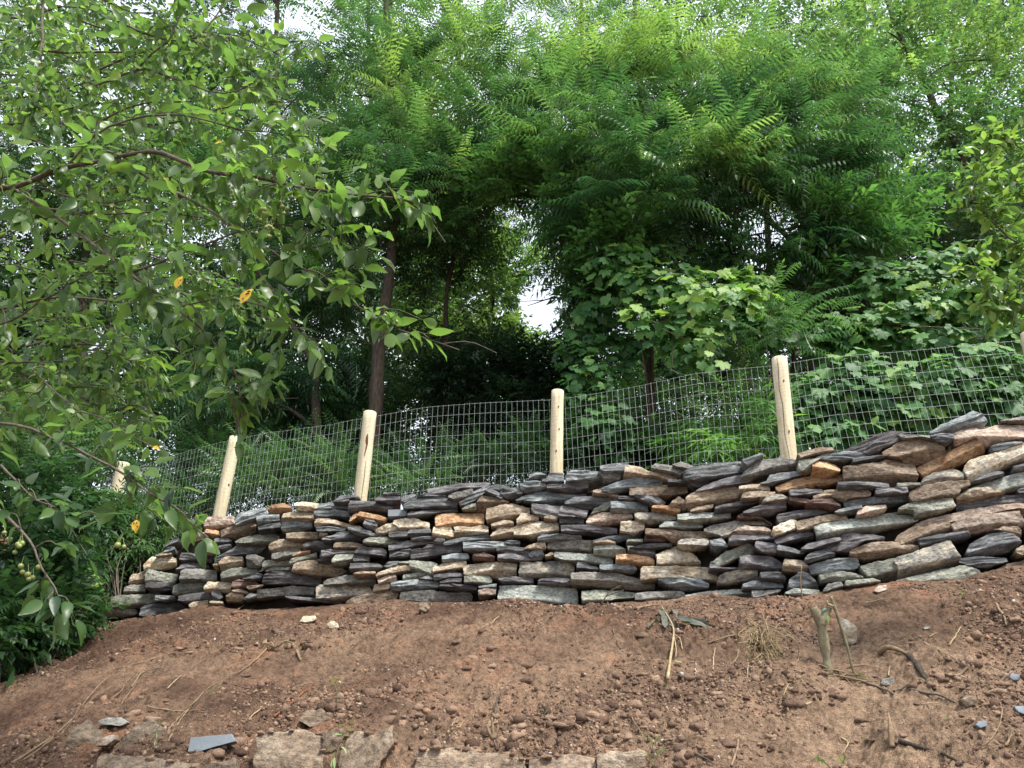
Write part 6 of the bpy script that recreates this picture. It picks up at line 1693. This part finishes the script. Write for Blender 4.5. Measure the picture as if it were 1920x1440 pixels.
# wilted plant
wl = empty('wilted_plant', 'wilted grey-leaved plant hanging head-down with a long pale stem', 'plant')
Yw_ = hit(1253, 1275)[1] - .02
def gat(x, y, dY=0): return at(1100 + x / 4, 1080 + y / 4, Yw_ + dY)
YT = hit(1238, 1140)[1] - .03
def gat2(x, y): 
    X_, Y_ = 1100 + x / 4, 1080 + y / 4; return at(X_, Y_, hit(X_, Y_)[1] - .05)
L = [tube(smooth_path([gat2(*q) for q in ((607, 770), (625, 640), (645, 500), (652, 400), (620, 320), (560, 225))], 24), np.linspace(.008, .004, 24), 7, 2, .15),
     tube(smooth_path([gat2(*q) for q in ((655, 450), (670, 540), (668, 610))], 10), .003, 5, 2, .1), tube(smooth_path([gat2(*q) for q in ((660, 440), (700, 470), (718, 550))], 10), .003, 5, 2, .1)]
V, F = merge(L); mk('stem', V, F, M_STRAW, parent=wl, smooth=True)
leaf_obj(wl, [gat2(*q) for q in ((555, 250), (570, 290), (590, 300), (600, 260), (620, 310), (640, 330), (660, 340), (585, 340), (700, 345), (550, 330), (610, 250))], [(-.1, -.3, -1), (-.15, -.3, -1), (0, -.3, -1), (.3, -.3, -.8), (.6, -.3, -.8), (.8, -.3, -.6), (.9, -.3, -.4), (-.2, -.3, -1), (.5, -.3, -.6), (-.4, -.2, -.9), (.1, -.3, -1)], 2.3, M_WILT, 5, .5, .5, 'leaves', .8, True)
leaf_obj(wl, [gat2(640, 640)], [(.9, -.3, -.1)], .5, M_PALELEAF, 6, .2)
# dry grass ball
gb = empty('grass_clump', 'dry straw-coloured grass root ball hanging on the slope', 'grass clump')
cY = hit(1436, 1235)[1]; c = at(1432, 1205, cY - .05); R = np.random.default_rng(6); L = []
for q in range(170):
    a = c + R.normal(0, 1, 3) * np.array([.055, .03, .055]) + np.array([0, 0, .01])
    b = a + np.array([R.normal(0, .055), -R.random() * .05, -abs(R.normal(.02, .08))])
    L.append(tube(smooth_path([a, (a + b) / 2 + R.normal(0, .028, 3), b], 7), R.uniform(.0008, .0024), 4, 1, 0, cap=False))
for q in range(26):
    a = c + np.array([R.normal(.02, .04), -.03, -.05]); b = a + np.array([R.normal(.02, .05), -.02, -R.uniform(.05, .17)])
    L.append(tube(smooth_path([a, (a + b) / 2 + R.normal(0, .02, 3), b], 8), R.uniform(.001, .0022), 4, 1, 0, cap=False))
V, F = merge(L); mk('roots_and_blades', V, F, M_STRAW, parent=gb)
b_ = iv * np.array([.085, .05, .07]); V = np.concatenate([b_]) + c + np.array([.01, .04, 0]); 
mk('soil_core', V, jf, M_SOIL, parent=gb)
leaf_obj(gb, [at(1412, 1232, cY - .07), at(1405, 1225, cY - .07)], [(.9, -.2, -.4), (-.2, -.3, .9)], .22, M_FRESH, 9, .3, .4)
# small weeds
def weed(name, label, stemp, leaves, mat, size, seed, w=1.0, r=.003, smat=M_SAPBARK, cat='weed'):
    e = empty(name, label, cat); Y = hit(*stemp[0][0])[1] - .02; L = []
    for pl in stemp: L.append(tube(smooth_path([at(x, y, Y - .01) for x, y in pl], 10), np.linspace(r, r * .5, 10), 5, 1, 0))
    V, F = merge(L); mk('stem', V, F, smat, parent=e, smooth=True)
    leaf_obj(e, [at(x, y, Y - .015) for x, y, *_ in leaves], [(dx, -.4, dz) for _, _, dx, dz in leaves], size, mat, seed, .5, w, 'leaves', .5)
    return e
weed('seedling', 'seedling with a bright yellow-green leaf on thin stalks', [[(632, 1312), (630, 1295), (622, 1283)], [(632, 1312), (634, 1290), (640, 1272)], [(632, 1312), (645, 1325), (648, 1335)]], [(618, 1282, .7, .4), (638, 1272, -.9, .1), (630, 1278, .5, .1)], M_YG, .34, 31)
weed('weed', 'wilted pale weed with drooping leaves over the crack between two blocks', [[(628, 1438), (632, 1412), (640, 1390), (655, 1360)]], [(640, 1385, .6, .5), (632, 1400, -.8, -.3), (655, 1362, .4, .6), (652, 1365, -.7, .4), (634, 1405, -.5, -.6), (627, 1415, .2, -1), (630, 1420, -.3, -1), (636, 1398, .7, -.4), (648, 1372, .9, .1), (624, 1420, .1, -1), (645, 1380, -.9, .2)], M_PALELEAF, .42, 32, .6)
weed('grass_tuft', 'green grass tuft beside the grey block at the bottom', [[(1228, 1440), (1226, 1410), (1222, 1390)]], [(1228, 1435, -.6, .8), (1230, 1430, .3, 1), (1226, 1425, -.9, .5), (1232, 1420, .8, .8), (1228, 1410, .1, 1), (1224, 1400, .7, .6), (1230, 1440, -.9, -.1), (1232, 1438, .9, -.2), (1230, 1440, .4, -.9), (1228, 1440, -.3, -.9), (1225, 1400, -.4, .9)], M_PALELEAF, .62, 33, .22, cat='grass tuft')
weed('seedling', 'small pale green seedling beside the pointed boulder', [[(291, 1396), (293, 1380), (295, 1362)]], [(291, 1385, .3, -1), (294, 1370, .5, .7), (295, 1362, -.2, 1), (292, 1378, -.6, .5), (294, 1368, .3, -.9), (296, 1362, .6, .5)], M_PALELEAF, .34, 34, .5)
weed('seedling', 'tiny sprig with a white bud beside the torn root clump', [[(527, 1228), (530, 1215), (540, 1205)]], [(528, 1226, .1, -1), (540, 1204, .8, .3), (545, 1203, .6, .6), (535, 1208, -.6, .6), (548, 1206, .9, -.1)], M_FRESH, .2, 35, .7)
weed('seedling', 'pale grassy seed head lying in the left of the slope', [[(350, 1330), (380, 1305), (418, 1280)]], [(388, 1312, .7, .7), (395, 1303, .8, .7), (403, 1295, .6, .8), (410, 1287, .8, .7), (398, 1300, .3, .9), (406, 1291, .9, .4)], M_PALELEAF, .20, 36, .4, .0025)
weed('seedling', 'small pale sprout right of the middle under the wall', [[(1112, 1172), (1112, 1160), (1111, 1148)]], [(1112, 1162, -.9, .1), (1112, 1160, .8, .3), (1110, 1158, -.5, .5)], M_PALELEAF, .2, 37, .8)
weed('seedling', 'tiny green sprout in the middle of the lower slope', [[(1021, 1345), (1022, 1338), (1024, 1334)]], [(1023, 1335, .6, .5), (1022, 1336, -.6, .6)], M_PALELEAF, .18, 38)
weed('grass_tuft', 'bright green grass blades at the bottom edge below the stump', [[(1560, 1442), (1545, 1428), (1532, 1416)]], [(1556, 1440, -.9, .75), (1548, 1438, -.8, .7), (1580, 1440, .2, 1), (1584, 1442, -.5, .9)], M_FRESH, .62, 39, .22, cat='grass')
weed('seedling', 'green sprig on the bare soil near the wall at right', [[(1806, 1115), (1808, 1110)]], [(1806, 1112, -.8, .3), (1808, 1110, .9, .2), (1808, 1110, .3, .8)], M_FRESH, .24, 40)
weed('seedling', 'pale green scrap below the long looping root', [[(1770, 1350), (1776, 1346)]], [(1770, 1349, .9, .1), (1776, 1347, -.7, .3)], M_PALELEAF, .2, 41)
weed('fallen_leaf', 'long pale leaf on a curved stem lying below the wall at right', [[(1625, 1131), (1650, 1124), (1675, 1120), (1700, 1112)]], [(1700, 1111, 1, .03), (1712, 1110, 1, -.02), (1632, 1128, -.9, -.2), (1640, 1126, -.9, .1)], M_PALELEAF, .34, 42, .5, cat='leaf')
weed('dead_stalk', 'short dead stalk split at the top near the bottom centre', [[(925, 1385), (924, 1368), (922, 1345)], [(926, 1385), (932, 1370), (934, 1360)], [(924, 1385), (915, 1368), (912, 1358)]], [(922, 1350, -.2, 1)], M_WILT, .2, 43, .3, .010, M_DRY, 'stalk')
weed('torn_root', 'torn root clump poking out of the soil left of centre', [[(515, 1215), (520, 1200), (524, 1186)], [(515, 1215), (508, 1205), (500, 1212), (488, 1235)], [(520, 1212), (535, 1202), (548, 1206)], [(512, 1212), (498, 1206), (486, 1216)]], [(523, 1190, .2, -1)], M_WILT, .22, 44, .6, .009, M_DRY, 'root')
weed('dry_leaf', 'black curled dead leaf beside the soil-dusted block at the bottom', [[(1135, 1382), (1140, 1378)]], [(1122, 1382, 1, .05), (1130, 1380, .9, -.1)], M_WILT, .34, 45, .5, .002, M_BARK, 'leaf')
# grass stalks at the soil edge on the left
R = np.random.default_rng(15)
for i, (lab, pl) in enumerate([('longest dry grass stalk leaning over the soil edge at left', [(105, 1212), (135, 1165), (160, 1130), (176, 1118)]), ('dry stalk curving from the wall end down to the soil', [(120, 1200), (150, 1160), (185, 1125), (205, 1115)]), ('short dry stalk at the soil edge nearest the bottom left boulders', [(60, 1232), (85, 1212), (100, 1200)])]):
    Y = 5.6; V, F = tube(smooth_path([at(x, y, Y) for x, y in pl], 14), np.linspace(.004, .002, 14), 5, i, 0); tag(mk('grass_stalk', V, F, M_STRAW), lab, 'stalk')
